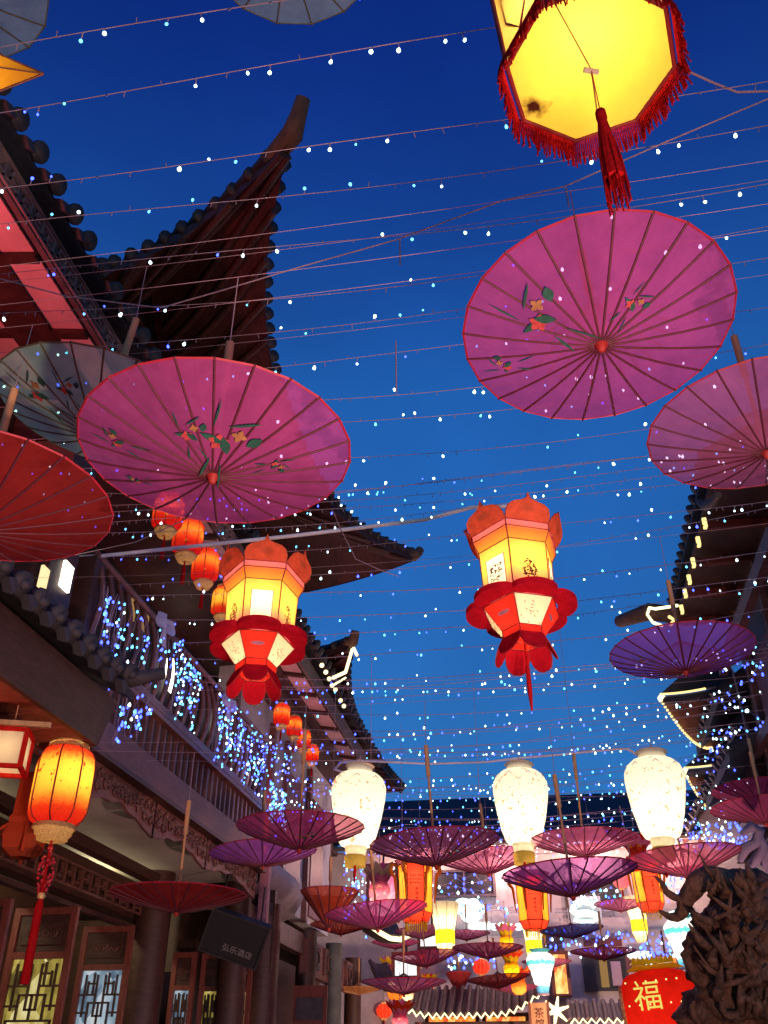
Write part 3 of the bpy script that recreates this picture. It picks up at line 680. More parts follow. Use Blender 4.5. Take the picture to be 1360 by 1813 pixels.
# carved pale bargeboards at the right edge
d_ = 9.0
surf('lilac_board', (.16, .13, .2), .7, .3, 12)
cb = thing('carved_bargeboard', 'pale lilac carved board at the right edge above the root carving', 'ornament', Pd(1330, 1500, d_))
P_ = lambda x, y, dd=0: Pd(x, y, d_ + dd) - Pd(1330, 1500, d_)
MB().tube([P_(1312, 1478), P_(1330, 1462), P_(1345, 1470), P_(1338, 1492), P_(1318, 1502), P_(1310, 1525)], [.03, .05, .055, .05, .06, .03], 8).build('scroll', M['lilac_board'], cb)
MB().tube([P_(1345, 1478), P_(1352, 1500), P_(1340, 1520), P_(1330, 1535)], [.03, .06, .05, .03], 8).build('scroll', M['lilac_board'], cb)
MB().slab([P_(1372, 1482), P_(1350, 1515), P_(1350, 1535), P_(1372, 1560)], _F * .06).build('board', M['lilac_board'], cb)

# ================================================================== far end of the street
YF = 27.0
fb = thing('far_building', 'pale walled building closing the end of the street under a dark roof', 'building', (0, YF, 0))
def FB(mb, nm, mat, par=None):
    o = mb.build(nm, M[mat], par or fb)
    if par is None: o.location = (0, -YF, 0)
    return o
FB(MB().box((0, YF + .2, 3.7), (14, .3, 7.4)), 'wall', 'far_wall')
za = PY(850, 1487, YF - .9).z
FB(MB().slab([(-7, YF - .9, za), (7, YF - .9, za - .1), (7, YF + 3, za + 2.0), (-7, YF + 3, za + 2.1)], (0, 0, .12)), 'roof', 'tile')
FB(MB().box((0, YF - .86, za - .1), (14, .06, .12)), 'eave_board', surf('tan_board', (.5, .36, .24), .7, .2, 5).name)
for i in range(34): FB(MB().box((-6.8 + i * .41, YF - .4, za - .06), (.08, 1.0, .08)), 'rafter', 'red_wood')
def fwin(x0, y0, x1, y1, nm, mat, proud=.0, frame=None):
    a = PY(x0, y1, YF - proud); b = PY(x1, y0, YF - proud)
    o = FB(MB().box(((a.x + b.x) / 2, YF + .02 - proud, (a.z + b.z) / 2), (b.x - a.x, .06, b.z - a.z)), nm, mat)
    if frame:
        t = .07; xx = (a.x + b.x) / 2; zz = (a.z + b.z) / 2; w2 = b.x - a.x; h2_ = b.z - a.z
        f = MB().box((a.x - t / 2, YF - .03 - proud, zz), (t, .1, h2_ + 2 * t)).box((b.x + t / 2, YF - .03 - proud, zz), (t, .1, h2_ + 2 * t)).box((xx, YF - .03 - proud, b.z + t / 2), (w2, .1, t)).box((xx, YF - .03 - proud, a.z - t / 2), (w2, .1, t)).box((xx, YF - .03 - proud, zz), (.05, .08, h2_))
        FB(f, 'window_frame', frame, o)
    return o
fwin(772, 1543, 872, 1586, 'dark_opening', 'dark_trim', .0, 'fascia_wood')
fwin(1010, 1560, 1092, 1600, 'dark_opening', 'dark_trim', 0, 'fascia_wood')
fwin(1040, 1698, 1104, 1750, 'window', 'dark_trim', 0, 'dark_trim')
fwin(1066, 1700, 1074, 1748, 'curtain', 'pane_dim', .08)
fwin(1086, 1702, 1098, 1745, 'curtain', 'wire', .08)
fwin(1034, 1660, 1100, 1676, 'sign_board', 'red_wood', .05)
fwin(975, 1640, 996, 1813, 'pillar', 'fascia_wood', .2)
fwin(1110, 1690, 1195, 1720, 'sign_board', 'red_wood', .1)
fwin(1116, 1720, 1200, 1742, 'band', 'far_wall', .12)
for y in (1610, 1658): fwin(760, y, 960, y + 5, 'ledge', 'plaster', .15)
fwin(985, 1610, 1200, 1614, 'ledge', 'plaster', .15)
t_ = text_mesh('lettering', '福宝来', .36, M['gold'], fb, (PY(1152, 1706, YF - .2).x, -.2, PY(1152, 1706, YF - .2).z), (pi / 2, 0, 0), .01)
# neon sign, a curly stroke
ns_ = thing('neon_sign', 'white neon scroll sign on the far wall above the blue parasol', 'sign', PY(1035, 1620, YF - .35))
o0 = PY(1035, 1620, YF - .35)
pp = [PY(x, y, YF - .35) - o0 for x, y in ((1054, 1606), (1046, 1597), (1030, 1596), (1017, 1602), (1014, 1612), (1022, 1618), (1040, 1616), (1054, 1620), (1058, 1630))]
MB().tube(pp, .09, 8).build('neon_tube', M['neon_white'], ns_)
pp = [PY(x, y, YF - .35) - o0 for x, y in ((1016, 1628), (1030, 1632), (1052, 1632))]
MB().tube(pp, .05, 8).build('neon_tube', M['neon_white'], ns_)
MB().box(PY(1035, 1614, YF - .25) - o0, (.9, .05, .75)).build('backing', M['far_wall'], ns_)
def cloudsign(label, pts, r, mat='neon_white'):
    o0 = PY(pts[0][0], pts[0][1], YF - .4); s = thing('cloud_sign', label, 'sign', o0)
    mb = MB()
    for i, (x, y, rr) in enumerate(pts): mb.sphere(PY(x, y, YF - .4) - o0, rr, 10, 6, (1, .35, .8))
    mb.build('lamp_box', M[mat], s)
    a, b = pts[0], pts[-1]
    MB().beam(PY(a[0], a[1], YF - .3) - o0, PY(b[0], b[1], YF - .3) - o0, .1, .12).build('bracket', M['far_wall'], s)
cloudsign('glowing white cloud shaped sign left of the far lanterns', ((820, 1605, .28), (834, 1618, .3), (846, 1610, .22), (838, 1600, .18)), .3)
cloudsign('row of white lamp puffs on the ledge behind the red hexagonal lanterns', ((838, 1640, .14), (850, 1640, .14), (862, 1639, .14), (876, 1641, .12), (890, 1640, .14), (905, 1642, .12), (918, 1641, .12)), .2)
cloudsign('short bright white lamp bar left of the striped vase lantern', ((1118, 1690, .12), (1126, 1690, .12), (1134, 1691, .12), (1142, 1690, .12), (1150, 1690, .1)), .2)
cloudsign('white lamp puff above the lower far roof', ((1195, 1625, .22), (1210, 1630, .22), (1222, 1628, .2)), .2)
# stall roofs with zigzag lights
def stall(label, x0, x1, ye, yt, Y, upr):
    a = PY(x0, ye, Y); b = PY(x1, ye, Y); zt = PY((x0 + x1) / 2, yt, Y + 1.1).z
    r = thing('tiled_stall', label, 'stall', (a.x, Y, 0))
    L = b.x - a.x; n = int(L / .17)
    def zc(t): return a.z + upr * max(0, (t - .62) / .38) ** 2 + upr * .25 * max(0, (.2 - t) / .2) ** 2
    zed = []
    for i in range(n + 1):
        t = i / n; x = L * t
        MB().tube([(x, 0, zc(t)), (x, .5, zc(t) + (zt - a.z) * .42), (x, 1.1, zt + (zc(t) - a.z) * .5)], .055, 6).build('roof_tile', M['tile_red'], r)
    MB().add([(L * i / 12, yy, zc(i / 12) + (zt - a.z) * (.0 if yy == 0 else 1) - .04) for yy in (0, 1.1) for i in range(13)], [(i, i + 1, 14 + i, 13 + i) for i in range(12)]).build('roof_deck', M['tile_red'], r)
    MB().box((L / 2, .7, a.z - .35), (L * .95, .08, .5)).build('lintel', M['dark_wood'], r)
    for x in (.12, L - .12): MB().lathe([(.09, 0), (.09, a.z - .1)], 10, c=(x, .7, 0)).build('post', M['red_wood'], r)
    m = int(L / .085); pts = [Vector((L * i / m, -.07, zc(i / m) - .03 + (.05 if i % 2 else -.05))) for i in range(m + 1)]
    MB().tube(pts, .022, 6).build('zigzag_light', M['led_cream'], r)
    return r
surf('tile_red', (0.13, 0.07, 0.065), .6, .4, 9)
stall('tiled stall roof with a white zigzag light along its eave, bottom centre', 724, 962, 1797, 1747, 22.0, .42)
stall('tiled stall roof with zigzag light left of the red barrel lantern', 1010, 1108, 1806, 1772, 22.5, -.0)
wb = thing('wooden_signboard', 'upright wooden signboard beside the central stall', 'sign', PY(955, 1795, 21.5))
MB().box((0, 0, -.2), (.34, .06, .8)).build('board', M['bamboo'], wb)
MB().box((-.19, 0, -.2), (.05, .09, .86)).box((.19, 0, -.2), (.05, .09, .86)).build('frame', M['plank'], wb)
MB().lathe([(.04, -2.8), (.04, -.6)], 8).build('post', M['plank'], wb)
text_mesh('lettering', '茶\n馆', .2, M['ink'], wb, (0, -.035, -.1), (pi / 2, 0, 0), .004)
st = thing('star_light', 'bright white starburst lamp on the stall gable, bottom centre', 'lamp', PY(985, 1790, 22))
for k in range(6):
    a = k * pi / 3 + .3; MB().tube([(0, 0, 0), (.28 * cos(a), 0, .28 * sin(a))], [.06, .02], 6).build('ray', M['led_cream'], st)
MB().tube([(0, .05, 0), (0, .2, -3.0)], .03, 6).build('pole', M['dark_wood'], st)
CAB = ['thin cable holding ' + t_ for t_ in ('the upper right magenta parasol', 'the dusky pink parasol at the right edge', 'the large left magenta parasol', 'the pale green parasol on the left', 'the red parasol at the left edge',
       'the parasol at the top edge', 'the parasol in the top left corner', 'the purple parasol at right', 'the pink parasol near the left vase lantern', 'the flat red parasol by the lattice doors',
       'the dusky rose parasol at lower centre', 'the deep purple parasol', 'the wine red parasol under the right vase lantern')]

# ================================================================== PARASOLS, hung upside down by their handles
PD = 1.1
_can = {}
def canopy_mesh(fab, n, slope, R):
    key = (fab, n, slope, R)
    if key in _can: return _can[key]
    mb = MB(); rings = 5; vs = []; sub = 2
    for j in range(1, rings + 1):
        r = R * j / rings
        for k in range(n * sub):
            a = 2 * pi * k / (n * sub); rib = (k % sub == 0)
            rr = r * (1 if rib else cos(pi / n)) ; z = slope * r * (1 if rib else 1) + (0 if rib else -.004 * j / rings) + .05 * R * (j / rings) ** 3
            vs.append((rr * cos(a), rr * sin(a), z))
    N = n * sub
    fs = [((j) * N + k, (j) * N + (k + 1) % N, (j + 1) * N + (k + 1) % N, (j + 1) * N + k) for j in range(rings - 1) for k in range(N)]
    vs.append((0, 0, 0)); fs += [(len(vs) - 1, (k + 1) % N, k) for k in range(N)]
    mb.add(vs, fs, False)
    _can[key] = mb.mesh('canopy', FAB[fab]); return _can[key]
def cone_pt(r, a, slope, R, off=-.006): return Vector((r * cos(a), r * sin(a), slope * r + .05 * R * (r / R) ** 3 + off))
def blossom(mbs, r, a, slope, R, sc):
    g_, red, och = mbs
    def blob(mb, r0, a0, l, wd, ang, n=8):
        c = cone_pt(r0, a0, slope, R, -.01); er = Vector((cos(a0), sin(a0), slope)).normalized(); et = Vector((-sin(a0), cos(a0), 0))
        d = er * cos(ang) + et * sin(ang); e = er * -sin(ang) + et * cos(ang)
        pts = [c + d * l * (t - .0) + e * wd * sin(pi * t) for t in [i / n for i in range(n + 1)]] + [c + d * l * t - e * wd * sin(pi * t) for t in [1 - i / n for i in range(1, n)]]
        mb.slab(pts, (0, 0, -.002))
    for k in range(5): blob(red, r, a, .042 * sc, .014 * sc, k * 1.256)
    for k in range(4): blob(och, r + .05 * sc, a + .06 / r * sc, .032 * sc, .011 * sc, k * 1.57)
    for (dr, da, l, wd, an) in ((.04, -.16, .1, .016, 2.2), (-.05, .14, .09, .02, -.6), (.08, .05, .13, .006, 1.2), (-.08, -.1, .12, .006, 3.6), (.02, .26, .07, .022, .4), (-.1, .1, .16, .004, 2.9), (.07, -.05, .14, .004, .2)):
        blob(g_, r + dr * sc, a + da * sc / max(.2, r) * .4, l * sc, wd * sc, an)
NP = [0]
def parasol(px, py, wpx, fab, label, n=24, slope=.25, tilt=(0, 0), spin=0, cord_to=6.2, handle=.62, flowers=(), each=None, ribmat='rib', rim='rim_red', D=None, rot=None, cord=True, face=0):
    D = D or PD; R = D / 2; depth = D * FOC / wpx
    c = Pd(px, py, depth)
    h = slope * R + .05 * R
    root = tag(link('parasol', None), label, 'parasol', 'paper parasols hung over the street')
    root.rotation_euler = (tilt[0], tilt[1], spin)
    if face: root.rotation_euler = (Matrix.Rotation(radians(face), 3, _R) @ root.rotation_euler.to_matrix()).to_euler()
    rm = root.rotation_euler.to_matrix()
    root.location = c - rm @ Vector((0, 0, h))
    link('canopy', canopy_mesh(fab, n, slope, R), root)
    each = (wpx > 140) if each is None else each
    rib = MB().tube([cone_pt(.03, 0, slope, R, -.002)] + [cone_pt(R * q, 0, slope, R, -.002) for q in (.3, .6, .85, 1.012)], .0052 if wpx > 300 else .0065, 5)
    if each:
        me = rib.mesh('rib', M[ribmat])
        for k in range(n): link('rib', me, root, rot=(0, 0, 2 * pi * k / n))
    else:
        mb = MB()
        for k in range(n):
            mb.tube([Matrix.Rotation(2 * pi * k / n, 3, 'Z') @ cone_pt(R * q, 0, slope, R, -.002) for q in (.05, .5, 1.01)], .0075, 4)
        o = mb.build('ribs', M[ribmat], root); o['kind'] = 'stuff'
    mb = MB(); pts = [cone_pt(R * 1.0, 2 * pi * k / n, slope, R, 0) for k in range(n + 1)]
    mb.tube(pts, .0055, 4, cap=False, smooth=False); mb.build('rim_thread', M[rim], root)
    link('finial', MB().lathe([(.001, -.03), (.012, -.027), (.018, -.012), (.028, .003), (.03, .012), (.016, .03)], 10).mesh('finial', M['finial_red']), root)
    if handle:
        hl = handle
        hd = link('handle', MB().tube([(0, 0, .02), (0, 0, h + hl)], .011, 7).tube([(0, 0, h + hl - .28), (0, 0, h + hl)], .02, 8).mesh('handle', M['bamboo']), root)
        sp = MB()
        for k in range(n):
            a = 2 * pi * k / n; sp.tube([(.02 * cos(a), .02 * sin(a), h * .55 + .16), cone_pt(R * .5, a, slope, R, .01)], .003, 3)
        o = sp.build('stretchers', M[ribmat], root); o['kind'] = 'stuff'
        if cord:
            if wpx > 200: cord_to = (root.location + rm @ Vector((0, 0, h + hl))).z + .42
            top = rm.inverted() @ (Vector((0, 0, cord_to - (root.location + rm @ Vector((0, 0, h + hl))).z)))
            link('cord', MB().tube([(0, 0, h + hl), Vector((0, 0, h + hl)) + top], .0026, 4).mesh('cord', M['wire']), root)
    if handle and cord and wpx > 200:
        q = root.location + rm @ Vector((0, 0, h + hl)); q.z = cord_to; xl, xr = -4.5, 3.3
        k_ = (q.x - xl) / (xr - xl); k_ = min(.95, max(.05, k_)); sg_ = .12 / max(.1, 4 * k_ * (1 - k_))
        pts = []
        for i in range(25):
            t = i / 24; pts.append(Vector((xl + (xr - xl) * t, q.y, q.z + .12 - sg_ * 4 * t * (1 - t))) - q)
        cb_ = MB().tube(pts, .0017, 4, cap=False).build('support_cable', M['wire']); cb_.location = q
        tag(cb_, CAB.pop(0), 'cable', 'parasol support cables')
    if flowers:
        mbs = (MB(), MB(), MB())
        for (r, a, s_) in flowers: blossom(mbs, r * R, a, slope, R, s_)
        for mb, m_ in zip(mbs, ('paint_green', 'paint_red', 'paint_ochre')): mb.build('painted_flower', M[m_], root)['kind'] = 'stuff'
    return root
surf('finial_red', (0.3, 0.015, 0.012), .6, .3, 20)
parasol(1057, 578, 472, 'magenta', 'large magenta parasol with painted flowers at upper right', face=-5.5, slope=.17, flowers=((.5, -2.75, 1.0), (.38, -1.1, .5), (.72, 2.75, .5)), spin=.1, handle=.5)
parasol(1345, 757, 386, 'rose', 'dusky pink parasol cut off by the right edge, below the large magenta one', spin=.2, n=22)
parasol(383, 797, 475, 'magenta', slope=.2, face=-1, label='large magenta parasol with painted flowers on the left, above the palace lantern', flowers=((.36, -1.2, 1.0), (.42, -1.75, .6), (.7, -2.7, .5), (.66, 2.9, .3), (.46, .0, .4)), spin=.05, handle=.6)
parasol(186, 728, 376, 'green', 'pale green parasol tucked behind the large left magenta one', spin=.3, ribmat='rib_olive', rim='rib_olive', tilt=(.08, .12), flowers=((.6, -2.6, .9), (.55, -2.0, .6)), n=22)
parasol(-30, 884, 446, 'red', 'red parasol cut off by the left edge', spin=.12, n=22)
parasol(512, -126, 344, 'pale', 'pale green parasol peeking in at the top edge', ribmat='rib_olive', rim='rib_olive', n=16, handle=.4)
parasol(-70, -40, 300, 'pale', 'pale blue parasol in the top left corner', ribmat='rib_olive', rim='rib_olive', n=16, handle=.4)
parasol(1207, 1153, 250, 'purple', 'purple parasol at right below the lit corner horn', slope=.27, spin=.1, flowers=((.6, 3.3, .4),))
parasol(1345, 1398, 164, 'wine', 'upper of two wine red parasols at the right edge', slope=.27)
parasol(1350, 1430, 178, 'wine', 'lower of two wine red parasols at the right edge', slope=.27)
parasol(532, 1464, 226, 'pink', 'pink parasol left of the leftmost vase lantern', slope=.3, handle=.85, flowers=((.4, -1.2, .6),))
parasol(466, 1508, 190, 'purple', 'small violet parasol under the pink one at the balcony end', slope=.22, tilt=(0, -.06))
parasol(316, 1584, 240, 'red', 'flat red parasol hanging in front of the lattice doors', slope=.2, handle=.75, flowers=((.5, 2.2, .6), (.5, .6, .6)))
parasol(769, 1492, 228, 'rose', 'dusky rose parasol right of the leftmost vase lantern', slope=.3, handle=.85, tilt=(0, -.06), flowers=((.4, -.9, .6),))
parasol(862, 1518, 166, 'rose', 'smaller rose parasol below the middle vase lantern', slope=.3, tilt=(0, -.07))
parasol(1033, 1486, 186, 'rose', 'rose parasol between the middle and right vase lanterns', slope=.27, handle=.9)
parasol(1008, 1544, 238, 'purple', 'deep purple parasol in front of the hexagonal lanterns', slope=.3, handle=.8, tilt=(0, -.05))
parasol(1208, 1516, 202, 'wine', 'wine red parasol hanging under the right vase lantern', slope=.3, handle=.7, tilt=(0, -.06))
parasol(584, 1578, 104, 'scarlet', 'half closed scarlet parasol like a hanging cup', slope=1.15, D=.72, n=14, handle=.4)
parasol(666, 1612, 182, 'magenta', 'bright magenta parasol left of the left hexagonal lantern', slope=.3, tilt=(0, -.1), handle=.7)
parasol(604, 1637, 110, 'scarlet', 'low scarlet parasol half hidden under the bright magenta one', slope=.26)
parasol(748, 1646, 98, 'rose', 'small rose parasol below the left hexagonal lantern', slope=.26, tilt=(0, -.06))
parasol(753, 1690, 122, 'wine', 'broad wine red parasol above the central stall', slope=.28, tilt=(0, -.08))
parasol(864, 1677, 126, 'wine', 'wine red parasol right of the broad one above the stall', slope=.25)
parasol(1012, 1645, 112, 'blue', 'small blue parasol at the far end', slope=.22, tilt=(0, -.06))
parasol(1068, 1684, 116, 'wine', 'small wine red parasol in front of the far window', slope=.2)
parasol(812, 1722, 46, 'red', 'furled red parasol like a narrow cup above the central stall', slope=1.6, D=.6, n=12, handle=.3)
parasol(715, 1738, 150, 'rose', 'low dusty rose parasol near the bottom of the street', slope=.22)
parasol(882, 1731, 114, 'red', 'low red parasol right of the furled one', slope=.25, tilt=(0, -.08))
parasol(910, 1747, 92, 'wine', 'lowest wine red parasol above the stall roof', slope=.2)
parasol(635, 1750, 86, 'orange', 'small orange parasol at the lower left of the street', slope=.18, ribmat='bamboo', rim='bamboo')

# ================================================================== LANTERNS
def bulb_light(parent, loc, watts, col, size=.05):
    l = bpy.data.lights.new('lantern_bulb', 'POINT'); l.energy = watts; l.color = col; l.shadow_soft_size = size
    o = link('lantern_bulb', l, parent, loc); return o
def at_size(px, py, wpx, X=None, D=None):
    """point on the lateral plane X (or at the depth that gives D its width) and the metric size of wpx there"""
    if X is not None:
        p = PX(px, py, X); return p, wpx * (p - CAM).dot(_F) / FOC
    d = D * FOC / wpx; return Pd(px, py, d), D
def hexc(k, R, z, n=6, a0=0): a = a0 + 2 * pi * k / n; return Vector((R * cos(a), R * sin(a), z))
def prints(mb, a, b, z0, z1, n, seed, shape='oval'):
    """little brush strokes scattered on the flat face between corners a, b (2D directions) from z0 to z1"""
    rnd = random.Random(seed); u = (b - a); nrm = Vector((u.y, -u.x, 0)).normalized()
    for i in range(n):
        while True:
            s, t = rnd.uniform(-1, 1), rnd.uniform(-1, 1)
            if shape == 'box' or s * s + t * t < 1: break
        c = a + u * (.5 + s * .5) + nrm * .006; c.z = z0 + (z1 - z0) * (.5 + t * .5)
        an = rnd.uniform(0, pi); d = u.normalized() * cos(an) + Vector((0, 0, 1)) * sin(an); e = u.normalized() * -sin(an) + Vector((0, 0, 1)) * cos(an)
        l, wd = rnd.uniform(.01, .022), rnd.uniform(.003, .006)
        mb.slab([c - d * l - e * wd, c - e * wd * 2, c + d * l, c + e * wd * 2], nrm * .001)
cloth('palace_paper', (0.9, 0.6, 0.15), .62, 0, dye=(.68, 1.4, [(0, (.82, .12, .26)), (.25, (.85, .24, .2)), (.5, (.92, .58, .12)), (.75, (.92, .62, .12)), (1, (.9, .38, .07))]))
cloth('palace_shoulder', (0.85, 0.3, 0.1), .5, 0, dye=(1.32, 1.56, [(0, (.9, .42, .05)), (.5, (.85, .2, .05)), (.7, (.82, .2, .22)), (1, (.8, .18, .24))]))
cloth('white_paper', (0.88, 0.85, 0.78), .62, 0, .05, 12)
cloth('petal_paper', (0.9, 0.2, 0.09), .55, 0, .2, 10)
cloth('red_paper', (0.72, 0.03, 0.02), .5, 0, .2, 10)
cloth('deep_red_paper', (0.55, 0.012, 0.03), .4, 0, .2, 10)
cloth('cream_paper', (0.85, 0.76, 0.55), .5, 0, .08, 10)
def palace(px, py, wpx, D, rotz, label, rod, watts=5.5):
    p, D = at_size(px, py, wpx, D=D)
    r = tag(link('palace_lantern', None), label, 'lantern', 'palace lanterns')
    r.location = p - Vector((0, 0, .75 * D)); r.scale = (D, D, D * .92); r.rotation_euler = (Matrix.Rotation(radians(-5), 3, _R) @ Matrix.Rotation(rotz, 3, 'Z')).to_euler()
    fr = MB()
    def ring(R, z, rad=.006): fr.tube([hexc(k, R, z) for k in range(7)], rad, 4, cap=False)
    Rb, Rs, Rm = .335, .415, .36
    for k in range(6):
        a, b = hexc(k, Rb, 0), hexc(k + 1, Rb, 0); a2, b2 = hexc(k, Rm, 0), hexc(k + 1, Rm, 0)
        A = lambda R, z: (hexc(k, R, z), hexc(k + 1, R, z))
        q0, q1 = A(Rb, .72); q2, q3 = A(Rm, 1.34)
        if k % 2: bp = MB().add([q0, q1, q3, q2], [(0, 1, 2, 3)]).build('body_panel', M['palace_paper'], r)
        else:
            mid0 = lambda u_, z: (hexc(k, 1, 0) * (1 - u_) + hexc(k + 1, 1, 0) * u_) * (Rb + (Rm - Rb) * (z - .72) / .62) + Vector((0, 0, z))
            gv = [mid0(u_, z) for z in (.72, .74, 1.2, 1.34) for u_ in (0, .2, .8, 1)]
            bp = MB().add(gv, [(j * 4 + i, j * 4 + i + 1, j * 4 + i + 5, j * 4 + i + 4) for j in range(3) for i in range(3) if not (i == 1 and j == 1)]).build('body_panel', M['palace_paper'], r)
        if k % 2 == 0:
            mid = lambda u_, z: (hexc(k, 1, 0) * (1 - u_) + hexc(k + 1, 1, 0) * u_) * (Rb + (Rm - Rb) * (z - .72) / .62 + .004) + Vector((0, 0, z))
            MB().add([mid(.2, .74), mid(.8, .74), mid(.8, 1.2), mid(.2, 1.2)], [(0, 1, 2, 3)]).build('white_window', M['white_paper'], bp)
            fr.tube([mid(.2, .74), mid(.2, 1.2), mid(.8, 1.2), mid(.8, .74)], .004, 4)
            if rod:
                pr = MB(); prints(pr, hexc(k, Rb + .012, 0).lerp(hexc(k + 1, Rb + .012, 0), .3), hexc(k, Rb + .012, 0).lerp(hexc(k + 1, Rb + .012, 0), .7), .8, 1.12, 60, k, 'box'); pr.build('red_print', M['ink'], bp)['kind'] = 'stuff'
        else:
            pr = MB(); prints(pr, hexc(k, Rb + .012, 0).lerp(hexc(k + 1, Rb + .012, 0), .32), hexc(k, Rb + .012, 0).lerp(hexc(k + 1, Rb + .012, 0), .68), .8, 1.12, 70, 20 + k); pr.build('red_print', M['ink'], bp)['kind'] = 'stuff'
        q0, q1 = A(Rm, 1.34); q2, q3 = A(Rs, 1.46); q4, q5 = A(Rs, 1.54)
        MB().add([q0, q1, q3, q2, q5, q4], [(0, 1, 2, 3), (3, 2, 4, 5)]).build('shoulder_panel', M['palace_shoulder'], r)
        # crown petal: ogee leaning outward
        m = (q4 + q5) / 2; u = (q5 - q4) / 2; out = Vector((m.x, m.y, 0)).normalized(); up = (Vector((0, 0, 1)) + out * .38).normalized()
        prof = [(-1, 0), (-1.04, .25), (-.95, .5), (-.72, .68), (-.4, .78), (-.12, .9), (0, 1.28), (.12, .9), (.4, .78), (.72, .68), (.95, .5), (1.04, .25), (1, 0)]
        pts = [m + u * a_ + up * .24 * b_ + out * .03 * sin(b_ * 3) for a_, b_ in prof]
        cp = MB().slab(pts, out * .012).build('crown_petal', M['petal_paper'], r)
        fr.tube(pts, .005, 4)
        c_ = m + up * .11 + out * .02
        MB().slab([c_ + u * .35 * cos(t * pi / 4) + up * .03 * sin(t * pi / 4) for t in range(8)], out * .004).build('petal_motif', M['motif'], cp)
        # lower frustum
        q0, q1 = A(.36, .7); q2, q3 = A(.2, .46)
        if rod: wht = k % 2 == 1
        else: wht = k % 2 == 1
        lp = MB().add([q0, q1, q3, q2], [(3, 2, 1, 0)]).build('lower_panel', M['cream_paper' if wht else 'red_paper'], r)
        if wht:
            pr = MB(); rnd = random.Random(k); mm = (q0 + q1 + q2 + q3) / 4; uu = (q1 - q0).normalized(); vv = ((q0 + q1) / 2 - (q2 + q3) / 2).normalized(); nn = uu.cross(vv); nn = nn if nn.z < 0 else -nn
            for i in range(16):
                cc = mm + uu * rnd.gauss(0, .05) + vv * rnd.gauss(0, .06) + nn * .005; d1 = uu * rnd.uniform(-1, 1) + vv * rnd.uniform(-1, 1); d1.normalize(); d2 = nn.cross(d1)
                pr.slab([cc - d1 * .018, cc - d2 * .005, cc + d1 * .018, cc + d2 * .005], nn * .001)
            pr.build('painted_sprig', M['sprig'], lp)['kind'] = 'stuff'
        else:
            mm = (q0 + q1) / 2 * .55 + (q2 + q3) / 2 * .45; uu = (q1 - q0).normalized(); vv = ((q0 + q1) / 2 - (q2 + q3) / 2).normalized(); nn = uu.cross(vv); nn = nn if nn.z < 0 else -nn
            MB().slab([mm + nn * .005 + uu * .07 * cos(t * pi / 4) + vv * .02 * sin(t * pi / 4) for t in range(8)], nn * .002).build('petal_motif', M['motif'], lp)
        q0, q1 = A(.2, .46); q2, q3 = A(.195, .38)
        MB().add([q0, q1, q3, q2], [(3, 2, 1, 0)]).build('waist_panel', M['red_paper'], r)
        # hanging round petals, leaning outward
        m = (q2 + q3) / 2; u = (q3 - q2) / 2 * 1.05; out = Vector((m.x, m.y, 0)).normalized(); dn = (Vector((0, 0, -1)) + out * .42).normalized()
        prof = [(-1, 0), (-1.12, .35), (-1.02, .65), (-.7, .9), (-.3, 1.0), (.3, 1.0), (.7, .9), (1.02, .65), (1.12, .35), (1, 0)]
        pts = [m + u * a_ + dn * .24 * b_ for a_, b_ in prof]
        MB().slab(pts, out * .01).build('hanging_petal', M['deep_red_paper'], r); fr.tube(pts, .004, 4)
    # scalloped collar
    n = 72; vs = []
    for (zz, inn) in ((.705, 0), (.765, 0)):
        for i in range(n):
            a = 2 * pi * i / n; lob = abs(sin(3 * a)) ** .6
            R = .42 + .085 * lob; vs.append((R * cos(a), R * sin(a), zz - .0))
    for zz in (.705, .745):
        for i in range(n): a = 2 * pi * i / n; vs.append((.33 * cos(a), .33 * sin(a), zz))
    fs = [(i, (i + 1) % n, n + (i + 1) % n, n + i) for i in range(n)] + [(i, 2 * n + i, 2 * n + (i + 1) % n, (i + 1) % n) for i in range(n)] + [(n + i, n + (i + 1) % n, 3 * n + (i + 1) % n, 3 * n + i) for i in range(n)]
    MB().add(vs, fs).build('scalloped_collar', M['deep_red_paper'], r)
    for R, z in ((.36, 1.34), (.415, 1.46), (.415, 1.54), (.36, .7), (.2, .46), (.195, .38), (.335, .735)): ring(R, z)
    for k in range(6):
        fr.tube([hexc(k, .335, .72), hexc(k, .36, 1.34), hexc(k, .415, 1.46), hexc(k, .415, 1.54)], .006, 4); fr.tube([hexc(k, .36, .7), hexc(k, .2, .46), hexc(k, .195, .38)], .005, 4)
    fr.build('frame', M['lantern_frame'], r)
    if rod: link('tassel', MB().tube([(0, 0, .45), (0, 0, .12), (0, 0, .1), (0, 0, -.14), (0, 0, -.34)], [.008, .01, .02, .022, .008], 8).mesh('tassel', M['tassel_red']), r)
    link('hanger', MB().tube([(0, 0, 1.4), (0, 0, 1.9)], .008, 5).tube([hexc(0, .4, 1.54), (0, 0, 1.66), hexc(3, .4, 1.54)], .006, 4).tube([hexc(1.5, .38, 1.54), (0, 0, 1.66), hexc(4.5, .38, 1.54)], .006, 4).mesh('hanger', M['wire']), r)
    bulb_light(r, (0, 0, 1.12), watts, (1.0, .78, .42), .06)
    bulb_light(r, (0, 0, .56), watts * .28, (1.0, .75, .45), .04)
    bulb_light(r, (0, 0, 1.58), watts * .55, (1.0, .75, .45), .04)  # extra bulb added to brighten the crown petals
    return r
surf('motif', (0.3, 0.14, 0.2), .7, .4, 30, bump=0)
surf('sprig', (0.45, 0.16, 0.1), .7, .5, 30, bump=0)
palace(457, 1122, 180, .62, radians(9.6) + radians(8), 'lit palace lantern with scalloped red collar on the left, below the magenta parasol', False)
palace(923, 1060, 196, .62, radians(82), 'lit palace lantern with scalloped red collar in the middle of the sky', True)

